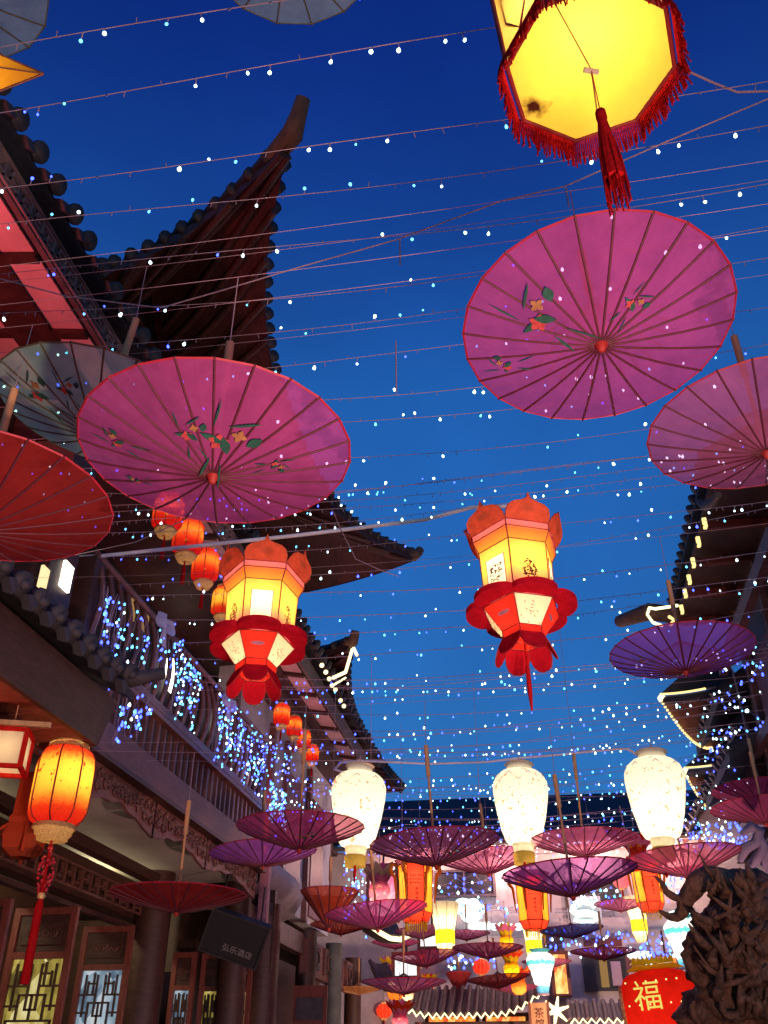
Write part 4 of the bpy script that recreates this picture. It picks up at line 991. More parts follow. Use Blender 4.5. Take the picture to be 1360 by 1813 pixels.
# vase lanterns
cloth('vase_paper', (0.9, 0.86, 0.72), .66, 0, .04, 8, spots=[(4.2, .62, (.72, .36, .2)), (10, .66, (.45, .36, .36)), (7, .655, (.66, .5, .2))])
cloth('gold_paper', (0.8, 0.6, 0.12), .55, 0, .15, 10)
def vase(px, py, wpx, label, watts=3.5, D=.6):
    p, D = at_size(px, py, wpx, D=D); s = D / 2
    r = tag(link('vase_lantern', None), label, 'lantern', 'white vase lanterns'); r.location = p + Vector((0, 0, .02)); r.scale = (s, s, s * .86); r.rotation_euler = (random.uniform(-.05, .05), random.uniform(-.05, .05), random.uniform(0, 6))
    prof = [(.4, -1.72), (.55, -1.66), (.64, -1.5), (.71, -1.25), (.79, -.9), (.88, -.45), (.96, .1), (1.0, .5), (.98, .8), (.88, 1.05), (.7, 1.24), (.5, 1.34)]
    bd = MB().lathe(prof, 32).build('vase_body', M['vase_paper'], r)
    MB().lathe([(.5, 1.34), (.46, 1.4), (.46, 1.56), (.52, 1.62)], 24).build('neck', M['cream_paper'], r)
    MB().lathe([(.4, -1.72), (.38, -1.8), (.34, -2.06)], 20).build('foot', M['cream_paper'], r)
    MB().lathe([(.34, -2.06), (.39, -2.1), (.36, -2.5)], 20).build('gold_fringe', M['gold_paper'], r)
    z = MB()
    for k in range(8):
        a = k * pi / 4; z.tube([(.9 * cos(a) * 1.01, .9 * sin(a) * 1.01, 1.03), (1.0 * cos(a + pi / 8) * 1.005, 1.0 * sin(a + pi / 8) * 1.005, .62), (.9 * cos(a + pi / 4) * 1.01, .9 * sin(a + pi / 4) * 1.01, 1.03)], .012, 4)
    z.build('zigzag_line', M['sprig'], bd)
    w_ = MB()
    for zz, rr in ((1.34, .505), (1.62, .525), (-1.72, .365), (-2.06, .345)): w_.tube([(rr * cos(t * pi / 10), rr * sin(t * pi / 10), zz) for t in range(21)], .014, 4, cap=False)
    w_.build('hoops', M['gold'], r)
    MB().tube([(0, 0, 1.6), (0, 0, 2.1)], .015, 5).tube([(-.5, 0, 1.6), (0, 0, 1.95), (.5, 0, 1.6)], .012, 4).build('hanger', M['wire'], r)
    MB().tube([(0, 0, -2.4), (0, 0, -2.6), (0, 0, -3.1)], [.03, .06, .04], 6).build('tassel', M['tassel_red'], r)
    for z_ in (.45, -.35, -1.05): bulb_light(r, (0, 0, z_), watts, (1.0, .9, .68), .05)
    bulb_light(r, (0, 0, -1.9), watts * .1, (1.0, .85, .5), .02)
    return r
vase(634, 1428, 98, 'glowing white vase lantern, leftmost of three')
vase(923, 1424, 98, 'glowing white vase lantern, middle of three')
vase(1163, 1408, 106, 'glowing white vase lantern, rightmost of three')

# drum lanterns
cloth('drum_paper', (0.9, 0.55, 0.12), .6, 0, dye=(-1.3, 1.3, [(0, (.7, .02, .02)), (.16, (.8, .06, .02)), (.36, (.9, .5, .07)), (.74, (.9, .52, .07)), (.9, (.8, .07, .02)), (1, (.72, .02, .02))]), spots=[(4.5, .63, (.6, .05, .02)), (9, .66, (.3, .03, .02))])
cloth('drum_paper_red', (0.85, 0.1, 0.05), .6, 0, dye=(-1.3, 1.3, [(0, (.68, .01, .02)), (.3, (.75, .04, .02)), (.6, (.85, .2, .03)), (.8, (.75, .05, .02)), (1, (.7, .015, .02))]), spots=[(2.2, .64, (.95, .5, .06))])
cloth('drum_dim', (0.4, 0.07, 0.03), .03, 0)
def drum(p, D, label, group, watts, mat='drum_paper', tassel=True, detail=True, spin=0.0, nseg=8):
    s = D / 2
    r = tag(link('drum_lantern', None), label, 'lantern', group); r.location = p; r.scale = (s, s, s); r.rotation_euler = (0, 0, spin)
    prof = [(.66, -1.28), (.86, -1.14), (.97, -.9), (1.0, -.5), (1.0, .6), (.96, .9), (.84, 1.14), (.66, 1.26)]
    fr = MB()
    for k in range(nseg):
        vs = [hexc(k, R, z, nseg) for R, z in prof] + [hexc(k + 1, R, z, nseg) for R, z in prof]; m = len(prof)
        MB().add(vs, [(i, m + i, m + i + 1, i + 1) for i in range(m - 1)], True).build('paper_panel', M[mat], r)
        fr.tube([hexc(k, R * 1.005, z, nseg) for R, z in prof], .028, 4)
    fr.build('frame', M['lantern_frame'], r)
    MB().lathe([(.66, -1.28), (.7, -1.3), (.7, -1.42), (.62, -1.46), (.6, -1.6), (.52, -1.66), (.5, -1.78), (.2, -1.8)], 24).lathe([(.7, -1.36), (.73, -1.39), (.7, -1.42)], 24).build('gold_base', M['gold_lattice'], r)
    MB().lathe([(.66, 1.26), (.7, 1.3), (.68, 1.42), (.5, 1.46)], 24).build('gold_cap', M['gold_lattice'], r)
    MB().tube([(0, 0, 1.4), (0, 0, 2.0)], .03, 5).build('hanger', M['wire'], r)
    if tassel:
        if detail:
            tm_ = MB(); rnd = random.Random(3)
            for k in range(90):
                t = rnd.random(); a = rnd.random() * 2 * pi; R = .28 * sin(pi * min(1, t * 1.0)) * .9 + .05; tm_.sphere((R * cos(a) * .8, R * sin(a) * .8, -2.0 - 1.5 * t), .055, 5, 3)
            o = tm_.build('tassel_beads', M['bead_red'], r); o['kind'] = 'stuff'
        zt = -3.4 if detail else -2.0
        MB().tube([(0, 0, -1.78), (0, 0, zt), (0, 0, zt - .25), (0, 0, zt - .4), (0, 0, zt - 2.6 if detail else zt - 1.4)], [.04, .05, .1, .13, .15], 8).build('tassel', M['tassel_red'], r)
        if detail: MB().lathe([(.1, zt - .18), (.14, zt - .1), (.1, zt)], 10).build('tassel_knot', M['gold'], r)
    bulb_light(r, (.15, -.1, .25), watts, (1.0, .72, .35), .02)
    return r
cloth('gold_lattice', (0.88, 0.5, 0.24), .5, 0, .6, 22)
surf('bead_red', (0.5, 0.02, 0.03), .2, .3, 20, bump=0)
p, D = at_size(110, 1392, 104, D=.52)
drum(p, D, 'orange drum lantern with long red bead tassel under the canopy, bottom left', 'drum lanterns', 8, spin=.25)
for (x, y, w_, X, lb, m_) in ((298, 908, 54, -4.15, 'red drum lantern just below the rim of the large left parasol', 'drum_paper_red'), (333, 952, 54, -4.15, 'red drum lantern with yellow marks, second under the eave', 'drum_paper_red'),
                          (364, 1003, 48, -4.15, 'orange red drum lantern left of the palace lantern crown', 'drum_paper_red'), (396, 1066, 42, -4.15, 'drum lantern mostly hidden behind the left palace lantern', 'drum_paper'),
                          (499, 1266, 29, -4.3, 'small red drum lantern, first of four below the left palace lantern', 'drum_paper_red'), (521, 1287, 27, -4.3, 'small red drum lantern, second of four below the left palace lantern', 'drum_paper_red'),
                          (538, 1310, 25, -4.3, 'small red drum lantern, third of four below the left palace lantern', 'drum_paper_red'), (553, 1335, 23, -4.3, 'small red drum lantern, last of four below the left palace lantern', 'drum_paper_red')):
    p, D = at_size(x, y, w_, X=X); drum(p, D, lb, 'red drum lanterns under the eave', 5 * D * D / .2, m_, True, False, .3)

# box lantern at the left edge and a dim lantern behind the drum
p = Pd(14, 1332, 6.6)
bx = tag(link('box_lantern', None), 'cream box lantern with red frame at the left edge', 'lantern'); bx.location = p; bx.rotation_euler = (0, 0, .35); bx.scale = (.72, .72, .72)
for a in range(4):
    R_ = Matrix.Rotation(a * pi / 2, 3, 'Z'); MB().add([R_ @ Vector(q) for q in ((-.17, -.175, -.17), (.17, -.175, -.17), (.17, -.175, .17), (-.17, -.175, .17))], [(0, 1, 2, 3)]).build('paper_panel', M['cream_paper'], bx)
f = MB()
for sx in (-1, 1):
    for sy in (-1, 1): f.box((sx * .18, sy * .18, 0), (.045, .045, .4))
    for sz in (-1, 1): f.box((sx * .18, 0, sz * .185), (.04, .36, .04)); f.box((0, sx * .18, sz * .185), (.36, .04, .04))
f.build('frame', M['red_paper'], bx); MB().beam((-.3, -.2, .24), (.4, -.2, .24), .04, .05).tube([(0, 0, .2), (0, 0, .5)], .006, 4).build('carrying_bar', M['bamboo'], bx)
bulb_light(bx, (0, 0, 0), 1.2, (1, .72, .38), .05)
p = Pd(54, 1436, 8.5)
dl = tag(link('tiered_lantern', None), 'unlit rust red tiered lantern half hidden behind the orange drum lantern', 'lantern'); dl.location = p
dl.scale = (1, 1, 1)
for nm, prof in (('upper_tier', [(.17, -.05), (.17, .3), (.12, .34)]), ('middle_ring', [(.19, -.13), (.2, -.09), (.17, -.05)]), ('lower_tier', [(.1, -.42), (.2, -.36), (.23, -.24), (.19, -.13)])):
    MB().lathe(prof, 6, False).build(nm, M['drum_dim'], dl)
for k in range(6): MB().tube([hexc(k, .2, -.16), hexc(k, .27, -.22), hexc(k, .29, -.42)], .018, 5).build('hanging_fin', M['drum_dim'], dl)
MB().tube([(0, 0, .34), (0, 0, .8)], .006, 4).build('hanger', M['wire'], dl)

# big octagonal lantern overhead
cloth('yellow_paper', (0.92, 0.76, 0.12), .66, 0, .08, 4, stain=((-.2, .17, -.01), .05, (.05, .012, .01)))
cloth('gilt_paper', (0.92, 0.62, 0.2), .62, 0, .1, 6, spots=[(6, .63, (.6, .25, .03))])
p = Pd(1046, 118, 3.62)
oc = tag(link('octagonal_lantern', None), 'big yellow octagonal lantern with red fringe and tassel at the top right', 'lantern'); oc.location = p; oc.rotation_euler = (0, 0, radians(9.6))
RO = .335; a0 = 0
def oct_(k, R, z): return hexc(k, R, z, 8, a0)
MB().add([oct_(k, RO, 0) for k in range(8)] + [(0, 0, -.012)], [(8, (k + 1) % 8, k) for k in range(8)]).build('bottom_panel', M['yellow_paper'], oc)
fr = MB()
for k in range(8):
    MB().add([oct_(k, RO, .04), oct_(k + 1, RO, .04), oct_(k + 1, RO * 1.1, .62), oct_(k, RO * 1.1, .62)], [(0, 1, 2, 3)]).build('side_panel', M['gilt_paper'], oc)
    a, b = oct_(k, RO * 1.02, .03), oct_(k + 1, RO * 1.02, .03)
    fr.tube([oct_(k, RO, 0), oct_(k, RO * 1.1, .62)], .012, 5); fr.tube([oct_(k, RO, 0), oct_(k + 1, RO, 0)], .01, 5); fr.tube([oct_(k, RO * 1.1, .62), oct_(k + 1, RO * 1.1, .62)], .012, 5)
    m = oct_(k + .5, RO * .93 * 1.03, .0); fr.tube([a.lerp(b, .18) + Vector((0, 0, .58)), a.lerp(b, .18) + Vector((0, 0, .2)), a.lerp(b, .5) + Vector((0, 0, .04)), a.lerp(b, .82) + Vector((0, 0, .2)), a.lerp(b, .82) + Vector((0, 0, .58))], .006, 4)
    fg = MB(); rnd = random.Random(k)
    for i in range(34):
        t = (i + .5) / 34; q = a.lerp(b, t) * 1.0; out = Vector((q.x, q.y, 0)).normalized()
        fg.tube([q + out * .015, q + out * .03 + Vector((0, 0, -.06)), q + out * (.035 + rnd.uniform(-.012, .012)) + Vector((rnd.uniform(-.006, .006), rnd.uniform(-.006, .006), -.13 + rnd.uniform(-.025, .02)))], .0042, 3)
    o = fg.build('fringe', M['tassel_red'], oc); o['kind'] = 'stuff'
    MB().add([oct_(k, RO * 1.1, .62), oct_(k + 1, RO * 1.1, .62), oct_(k + 1, .2, .78), oct_(k, .2, .78)], [(0, 1, 2, 3)]).build('roof_panel', M['red_paper'], oc)
fr.build('frame', M['lantern_frame'], oc)
MB().tube([oct_(1.6, RO, -.008), (0, 0, -.02), oct_(5.2, RO, -.008)], .003, 4).build('cross_cord', M['paint_ochre'], oc)
ts = MB().tube([(0, 0, -.02), (0, .0, -.29)], .0025, 4).tube([(0, 0, -.29), (0, 0, -.3), (0, 0, -.34), (0, 0, -.36), (0, 0, -.41), (0, 0, -.7)], [.012, .02, .021, .018, .024, .04], 10)
rnd = random.Random(2)
for i in range(46):
    a = rnd.random() * 2 * pi; R = .035 * sqrt(rnd.random()) + .005
    ts.tube([(.016 * cos(a), .016 * sin(a), -.39), (R * cos(a), R * sin(a), -.57), (R * 1.15 * cos(a), R * 1.15 * sin(a), -.76 - rnd.uniform(0, .1))], .0035, 3)
ts.build('tassel', M['tassel_red'], oc)
MB().tube([(-.03, 0, -.022), (.03, .01, -.022)], .012, 6).build('label_clip', M['white_paper'], oc)
MB().tube([(0, 0, .78), (0, 0, 2.2)], .008, 5).build('hanger', M['wire'], oc)
bulb_light(oc, (-.05, -.16, .22), 9, (1.0, .84, .42), .05); bulb_light(oc, (.05, .1, .4), 6, (1.0, .8, .3), .05)

# star lantern corner
p = Pd(-60, 128, 3.9)
sl = tag(link('star_lantern', None), 'yellow star lantern poking in at the left edge', 'lantern'); sl.location = p
cloth('star_paper', (0.9, 0.5, 0.04), .6, 0, .12, 8)
pts = []
for k in range(10): a = .02 + k * pi / 5; R = .335 if k % 2 == 0 else .15; pts.append(_R * R * cos(a) - _U * R * sin(a))
for k in range(10):
    for s_ in (-1, 1): MB().add([pts[k], pts[(k + 1) % 10], -_F * .1 * s_], [(0, 1, 2)]).build('paper_facet', M['star_paper'], sl)
fr = MB().tube(pts + [pts[0]], .006, 4)
for k in range(10): fr.tube([pts[k], -_F * .1], .004, 4)
fr.build('frame', M['plank'], sl); bulb_light(sl, (0, 0, 0), 1.6, (1, .75, .35), .03)
MB().tube([_U * .3, _U * .3 + Vector((0, 0, 1.5))], .005, 4).build('hanger', M['wire'], sl)

# hexagonal scripted lanterns and the yellow footed ones behind the vases
cloth('hex_red', (0.85, 0.06, 0.03), .6, 0, .1, 5); cloth('hex_orange', (0.9, 0.36, 0.04), .6, 0, .1, 5); cloth('hex_pink', (0.85, 0.25, 0.3), .6, 0, .1, 5)
cloth('bright_yellow', (0.92, 0.75, 0.02), .62, 0, .1, 6); cloth('bone_paper', (.9, .8, .55), .62, 0, .08, 8)
def hexlantern(px, py, wpx, D, label, watts, rot, tall=1.0):
    p, D = at_size(px, py, wpx, D=D); s = D / 2
    r = tag(link('hexagonal_lantern', None), label, 'lantern', 'scripted hexagonal lanterns'); r.location = p; r.scale = (s, s, s); r.rotation_euler = (0, 0, rot)
    fr = MB(); T = 1.2 * tall
    for k in range(6):
        A = lambda R, z: (hexc(k, R, z), hexc(k + 1, R, z))
        q = (*A(.85, -T), *A(.92, T)); pn = MB().add([q[0], q[1], q[3], q[2]], [(0, 1, 2, 3)]).build('script_panel', M['hex_red' if k % 2 == 0 else 'hex_orange'], r)
        if k % 2 == 0:
            pr = MB(); u = (q[1] - q[0]).normalized(); out = Vector(((q[0] + q[1]).x, (q[0] + q[1]).y, 0)).normalized(); c0 = (q[0] + q[1]) / 2; c0.z = 0; rnd = random.Random(k)
            for row in range(3):
                for j in range(5): cc = c0 * 1.02 + u * (j - 2) * .13 + Vector((0, 0, .55 - row * .18)) + out * .02; pr.box(cc, (.05, .05, .07))
            for j in range(4): cc = c0 * 1.0 + u * .05 + Vector((0, 0, -.1 - .22 * j)) + out * .02; pr.box(cc, (.12, .12, .03)); pr.box(cc + u * .05, (.03, .03, .14))
            pr.build('script', M['ink'], pn)
        q = (*A(.92, T), *A(1.12, T + .28)); MB().add([q[0], q[1], q[3], q[2]], [(0, 1, 2, 3)]).build('roof_panel', M['hex_pink'], r)
        q = (*A(.85, -T), *A(.6, -T - .45)); MB().add([q[0], q[1], q[3], q[2]], [(3, 2, 1, 0)]).build('lower_panel', M['hex_red'], r)
        fr.tube([hexc(k, .6, -T - .45), hexc(k, .85, -T), hexc(k, .92, T), hexc(k, 1.12, T + .28)], .03, 4)
        for z, R in ((-T, .85), (T, .92), (-T - .45, .6)): fr.tube([hexc(k, R, z), hexc(k + 1, R, z)], .025, 4)
        e = hexc(k, 1, 0); out = Vector((e.x, e.y, 0))
        MB().tube([out * .95 + Vector((0, 0, T - .05)), out * 1.28 + Vector((0, 0, T + .1)), out * 1.32 + Vector((0, 0, T - .35)), out * 1.12 + Vector((0, 0, T - .6)), out * 1.0 + Vector((0, 0, -T * .6))], [.06, .12, .13, .09, .04], 6).build('side_scroll', M['hex_orange'], r)
    fr.build('frame', M['lantern_frame'], r)
    fg = MB(); rnd = random.Random(1)
    for k in range(30): a = k / 30 * 2 * pi; fg.tube([(.56 * cos(a), .56 * sin(a), -T - .45), (.56 * cos(a), .56 * sin(a), -T - .8 - rnd.uniform(0, .1))], .025, 3)
    o = fg.build('fringe', M['bright_yellow'], r); o['kind'] = 'stuff'
    MB().tube([(0, 0, T + .2), (0, 0, T + 1.2)], .03, 4).build('hanger', M['wire'], r)
    bulb_light(r, (0, 0, .5), watts, (1, .7, .4), .05); bulb_light(r, (0, 0, -.8), watts * .7, (1, .7, .4), .05)
    return r
hexlantern(736, 1574, 66, .62, 'red scripted hexagonal lantern, left of three behind the parasols', 12, .15)
hexlantern(943, 1592, 60, .62, 'red scripted hexagonal lantern under the deep purple parasol', 12, .1)
hexlantern(1146, 1562, 58, .62, 'red scripted hexagonal lantern under the wine red parasol at right', 12, .2)
def footed(px, py, wpx, D, label, watts):
    p, D = at_size(px, py, wpx, D=D); s = D / 2
    r = tag(link('footed_lantern', None), label, 'lantern', 'white and yellow footed lanterns'); r.location = p; r.scale = (s, s, s); r.rotation_euler = (0, 0, .3)
    fr = MB()
    for k in range(8):
        A = lambda R, z: (hexc(k, R, z, 8), hexc(k + 1, R, z, 8))
        for nm, mt, R0, z0, R1, z1 in (('upper_panel', 'bone_paper', .62, .1, .95, 1.7), ('yellow_band', 'bright_yellow', .6, -.7, .62, .1), ('foot_panel', 'bone_paper', .35, -1.35, .6, -.7)):
            q = (*A(R0, z0), *A(R1, z1)); MB().add([q[0], q[1], q[3], q[2]], [(0, 1, 2, 3)]).build(nm, M[mt], r)
        fr.tube([hexc(k, .35, -1.35, 8), hexc(k, .6, -.7, 8), hexc(k, .62, .1, 8), hexc(k, .95, 1.7, 8)], .02, 4)
    fr.build('frame', M['gold'], r); MB().tube([(0, 0, 1.6), (0, 0, 2.6)], .03, 4).build('hanger', M['wire'], r)
    bulb_light(r, (0, 0, .6), watts, (1, .85, .5), .04); bulb_light(r, (0, 0, -.5), watts * .6, (1, .85, .5), .04)
footed(788, 1650, 56, .6, 'white and yellow footed lantern, left of three at the far end', 10)
footed(945, 1668, 48, .6, 'white and yellow footed lantern, middle of three at the far end', 10)
footed(1131, 1632, 48, .6, 'white and yellow footed lantern, right of three at the far end', 10)
# striped porcelain-like vases
cloth('porcelain_paper', (.88, .88, .84), .6, 0, .05, 6, dye=(-1.6, 1.2, [(0, (.1, .35, .55)), (.16, (.15, .45, .6)), (.18, (.88, .88, .84)), (.62, (.88, .88, .84)), (.64, (.1, .5, .48)), (.72, (.1, .5, .48)), (.74, (.88, .88, .84)), (.9, (.88, .88, .84)), (.92, (.1, .5, .5))]))
def stripe_vase(px, py, wpx, D, label, watts):
    p, D = at_size(px, py, wpx, D=D); s = D / 2
    r = tag(link('striped_lantern', None), label, 'lantern', 'white and teal striped lanterns'); r.location = p; r.scale = (s, s, s)
    MB().lathe([(.4, -1.6), (.45, -1.3), (.55, -.9), (.75, -.2), (.98, .3), (1.0, .6), (.8, .85), (.55, 1.0), (.75, 1.2)], 24).build('vase_body', M['porcelain_paper'], r)
    MB().lathe([(.42, -1.6), (.46, -1.66), (.42, -1.72)], 20).build('foot_ring', M['wire'], r); MB().tube([(0, 0, 1.1), (0, 0, 2.4)], .03, 4).build('hanger', M['wire'], r)
    for z_ in (.3, -.7): bulb_light(r, (0, 0, z_), watts, (1, .95, .85), .04)
stripe_vase(958, 1714, 50, .6, 'white striped vase lantern right of the yellow footed one, bottom centre', 8)
stripe_vase(1208, 1660, 60, .6, 'white and teal striped vase lantern beside the root carving', 8)
# small festive lanterns low at the far end
cloth('globe_orange', (.92, .32, .05), .6, 0, .1, 6)
cloth('fest_pink', (.85, .25, .45), .6, 0, .2, 8, spots=[(5, .6, (.95, .8, .5))]); cloth('fest_red', (.85, .08, .03), .6, 0, .2, 8, spots=[(5, .58, (.95, .5, .05))])
def lotus(px, py, wpx, D, label, watts, mats):
    p, D = at_size(px, py, wpx, D=D); s = D / 2
    r = tag(link('lotus_lantern', None), label, 'lantern', 'small festive lanterns at the far end'); r.location = p; r.scale = (s, s, s)
    for tier_, (n, R, tilt, mt, z0) in enumerate(((8, .55, .9, mats[0], .1), (8, .5, .4, mats[1], -.1), (6, .35, -.3, mats[0], -.3))):
        for k in range(n):
            a = 2 * pi * k / n + tier_ * .4; out = Vector((cos(a), sin(a), 0)); tn = Vector((-sin(a), cos(a), 0)); up = (Vector((0, 0, cos(tilt))) + out * sin(tilt))
            MB().slab([out * .3 + Vector((0, 0, z0)) + tn * .28 * a_ + up * .85 * b_ for a_, b_ in ((-.6, 0), (-1, .4), (-.6, .8), (0, 1.1), (.6, .8), (1, .4), (.6, 0))], out * .02).build('petal', M[mt], r)
    MB().lathe([(.2, -.9), (.45, -.7), (.5, -.35), (.4, -.1)], 12).build('base', M[mats[1]], r); MB().tube([(0, 0, .6), (0, 0, 2.2)], .02, 4).build('hanger', M['wire'], r)
    bulb_light(r, (0, 0, .15), watts * 2.2, (1, .7, .45), .04); bulb_light(r, (0, 0, -.5), watts * .3, (1, .6, .4), .04)
lotus(896, 1655, 50, .6, 'pink and yellow lotus lantern right of the left footed lantern', 4, ('fest_pink', 'bright_yellow'))
lotus(690, 1712, 44, .6, 'yellow and pink lotus lantern beside the lower lean-to roof', 4, ('bright_yellow', 'fest_pink'))
lotus(708, 1795, 60, .6, 'red and orange lotus lantern at the bottom, left of the central stall', 4, ('fest_red', 'fest_pink'))
lotus(905, 1702, 56, .6, 'red lotus lantern above the stall right end', 4, ('fest_red', 'bright_yellow'))
lotus(918, 1734, 54, .6, 'orange lotus lantern tucked beside the low red parasol', 4, ('fest_red', 'globe_orange'))
lotus(760, 1738, 34, .5, 'small yellow lotus lantern before the stall roof', 3, ('bright_yellow', 'fest_red'))
lotus(672, 1560, 78, .8, 'pale pink lotus lantern cluster left of the left hexagonal lantern', 6, ('bone_paper', 'fest_pink'))
lotus(1128, 1508, 74, .8, 'pink and red lotus lantern behind the right vase lantern', 5, ('fest_pink', 'fest_red'))
lotus(722, 1752, 40, .5, 'yellow and blue lotus lantern above the bottom left lean-to', 3, ('bright_yellow', 'bone_paper'))
# barrel lantern with the character for fortune
p, D = at_size(1171, 1780, 134, D=1.15)
br = tag(link('barrel_lantern', None), 'red barrel lantern with gold fortune character at the bottom right', 'lantern'); br.location = p; br.rotation_euler = (0, radians(-4), atan2(-ray(1170, 1782).x, ray(1170, 1782).y))
cloth('barrel_red', (.8, .03, .015), .5, 0, .12, 5)
Rb = .5; L = .54
mb = MB(); prof = [(.30, -L), (.39, -L * .92), (.45, -L * .75), (.49, -L * .4), (.5, 0), (.49, L * .4), (.45, L * .75), (.39, L * .92), (.30, L)]
mb.lathe(prof, 32); mb.v = [(v[2], v[0], v[1]) for v in mb.v]; mb.build('barrel_skin', M['barrel_red'], br)
for sx in (-1, 1):
    mb = MB().lathe([(.001, 0), (.30, 0), (.32, .02), (.30, .05), (.001, .05)], 28); mb.v = [(sx * L + v[2] * sx, v[0], v[1]) for v in mb.v]; mb.build('end_disc', M['gold_lattice'], br)
for i in range(14):
    a = radians(-150 + (i % 2) * 38 + 0) ; x = -L * .85 + (i // 2) * L * .28; rr = .505
    link('stud_lamp', MB().sphere((0, 0, 0), .013, 8, 5).mesh('stud_lamp', M['led_warm']), br, (x, -rr * cos(a + pi * .83), rr * sin(a + pi * .83)))
text_mesh('fortune_character', '福', .42, M['gold_bright'] if 'gold_bright' in M else glow('gold_bright', (1, .8, .15), .9), br, (-.17, -.515, .08), (pi / 2, 0, 0), .006)
crown = MB()
for k in range(9):
    x = -.28 + k * .07; crown.slab([(x - .04, -.03, .57), (x - .03, -.03, .64), (x, -.03, .69), (x + .03, -.03, .64), (x + .04, -.03, .57)], (0, .03, 0))
crown.build('lotus_crown', M['bright_yellow'], br); bulb_light(br, (0, -.2, .62), .25, (1, .8, .4), .03)
MB().slab([(-.42, -.06, .49), (.46, -.06, .49), (.3, -.06, .56), (-.3, -.06, .56)], (0, .12, 0)).build('cloud_plinth', M['bright_yellow'], br)
MB().tube([(0, 0, .7), (0, 0, 3.0)], .01, 5).build('hanger', M['wire'], br)
for x in (-.25, .25): bulb_light(br, (x, 0, -.2), 6, (1, .6, .35), .05)

# ================================================================== bars the lanterns hang from
b = MB().tube([(-5.9, 7.85, 6.5), (-4.5, 7.95, 6.5), (-2.2, 7.8, 6.45), (-.9, 7.75, 6.47), (-.4, 7.72, 6.55), (.1, 7.7, 6.5)], .021, 8)
tag(b.build('hanging_bar', M['metal_pipe']), 'white horizontal bar carrying the two palace lanterns', 'pole')
a_ = [PZ(x, y, 6.3) for x, y in ((610, 1368), (592, 1362), (604, 1350), (640, 1347), (760, 1352), (860, 1349), (920, 1342), (1000, 1335), (1050, 1330), (1090, 1326), (1112, 1326), (1134, 1340))]
tag(MB().tube(a_, .02, 8).build('hanging_bar', M['metal_pipe']), 'pale curved bar carrying the three vase lanterns', 'pole')

# ================================================================== FAIRY LIGHTS
_b = {}
for k in ('white', 'blue', 'cyan'):
    _b[k] = MB().lathe([(.0005, .016), (.006, .012), (.0125, -.002), (.013, -.010), (.008, -.018), (.0005, -.021)], 8).mesh('bulb', M['bulb_' + k])
def bulb_into(mb, p, s): mb.lathe([(.0005, .016 * s), (.0125 * s, -.002 * s), (.011 * s, -.014 * s), (.0005, -.021 * s)], 6, c=p)
def fairy(Y, label, XL=-4.55, XR=3.3, zL=6.55, zR=6.5, sag=.12, step=.3, blue=.25, each=True, skew=0, scale=1.0, group='fairy light strings across the street', jag=.03, lit=.62):
    n = 40; rnd = random.Random(int(Y * 1000)); ph = rnd.uniform(0, 6)
    def at(t):
        return Vector((XL + (XR - XL) * t, Y + skew * (t - .5) + .03 * sin(ph + t * 7), zL + (zR - zL) * t - 4 * sag * t * (1 - t) + jag * sin(ph * 2 + t * 11) * .5))
    pts = [at(i / n) for i in range(n + 1)]; o0 = pts[0].copy()
    wm = MB().tube([p - o0 for p in pts], .003 if Y < 9 else .004, 4, cap=False)
    m = int((XR - XL) / step * (1 / lit)); spots = []
    for i in range(m):
        t = (i + rnd.uniform(.1, .9)) / m; p = at(t); d = Vector((rnd.uniform(-.01, .01), rnd.uniform(-.015, .015), -.035 if rnd.random() < .8 else .03))
        wm.tube([p - o0, p + d - o0], .0035, 3)
        if rnd.random() < lit: spots.append((p + d * 1.35, 'blue' if (rnd.random() < blue or (p.x < -2.4 and rnd.random() < .55)) else ('cyan' if rnd.random() < .34 else 'white'), d))
    w_ = wm.build('fairy_light_string', M['wire']); w_.location = o0; tag(w_, label, 'string light', group)
    if each:
        for p, c, d in spots:
            s = scale * rnd.uniform(.75, 1.25) * (.8 if c != 'white' else 1)
            link('bulb', _b[c], w_, p - o0, (rnd.uniform(-.5, .5) + (pi if d.z > 0 else 0), rnd.uniform(-.5, .5), 0), (s, s, s))
    else:
        for c in ('white', 'blue', 'cyan'):
            mb = MB()
            for p, cc, d in spots:
                if cc == c: bulb_into(mb, p - o0, scale * rnd.uniform(.7, 1.3))
            if mb.v: o = mb.build('bulbs', M['bulb_' + c], w_); o['kind'] = 'stuff'
    return w_
ORD = ['first', 'second', 'third', 'fourth', 'fifth', 'sixth', 'seventh', 'eighth', 'ninth', 'tenth', 'eleventh', 'twelfth', 'thirteenth', 'fourteenth', 'fifteenth', 'sixteenth', 'seventeenth', 'eighteenth', 'nineteenth', 'twentieth']
ORD += ['twenty-' + w_ for w_ in ORD[:9]] + ['thirtieth'] + ['thirty-' + w_ for w_ in ORD[:9]]
ordn = ['first', 'second', 'third', 'fourth', 'fifth', 'sixth', 'seventh', 'eighth', 'ninth', 'tenth', 'eleventh', 'twelfth']
nearY = [2.42, 2.72, 3.22, 3.58, 3.96, 4.32, 4.72, 5.08, 5.46, 5.9, 6.35, 6.75]
for i, Y in enumerate(nearY):
    fairy(Y, f'{ordn[i]} fairy light string counted down from the top of the photo', step=.34 if i < 6 else .3, blue=.12, lit=.5, scale=.8, sag=.2 + .05 * (i % 3), skew=random.uniform(-.1, .1))
for i, Y in enumerate((7.02, 7.18, 7.34, 7.55, 8.05)):
    fairy(Y, ('string in the tight bundle rising to the right, ' + ['topmost', 'second', 'third', 'fourth', 'lowest'][i] + ' of five'), step=.27, blue=.1, lit=.36, scale=.8, zR=6.6, sag=.16)
Y = 8.5; i = 0
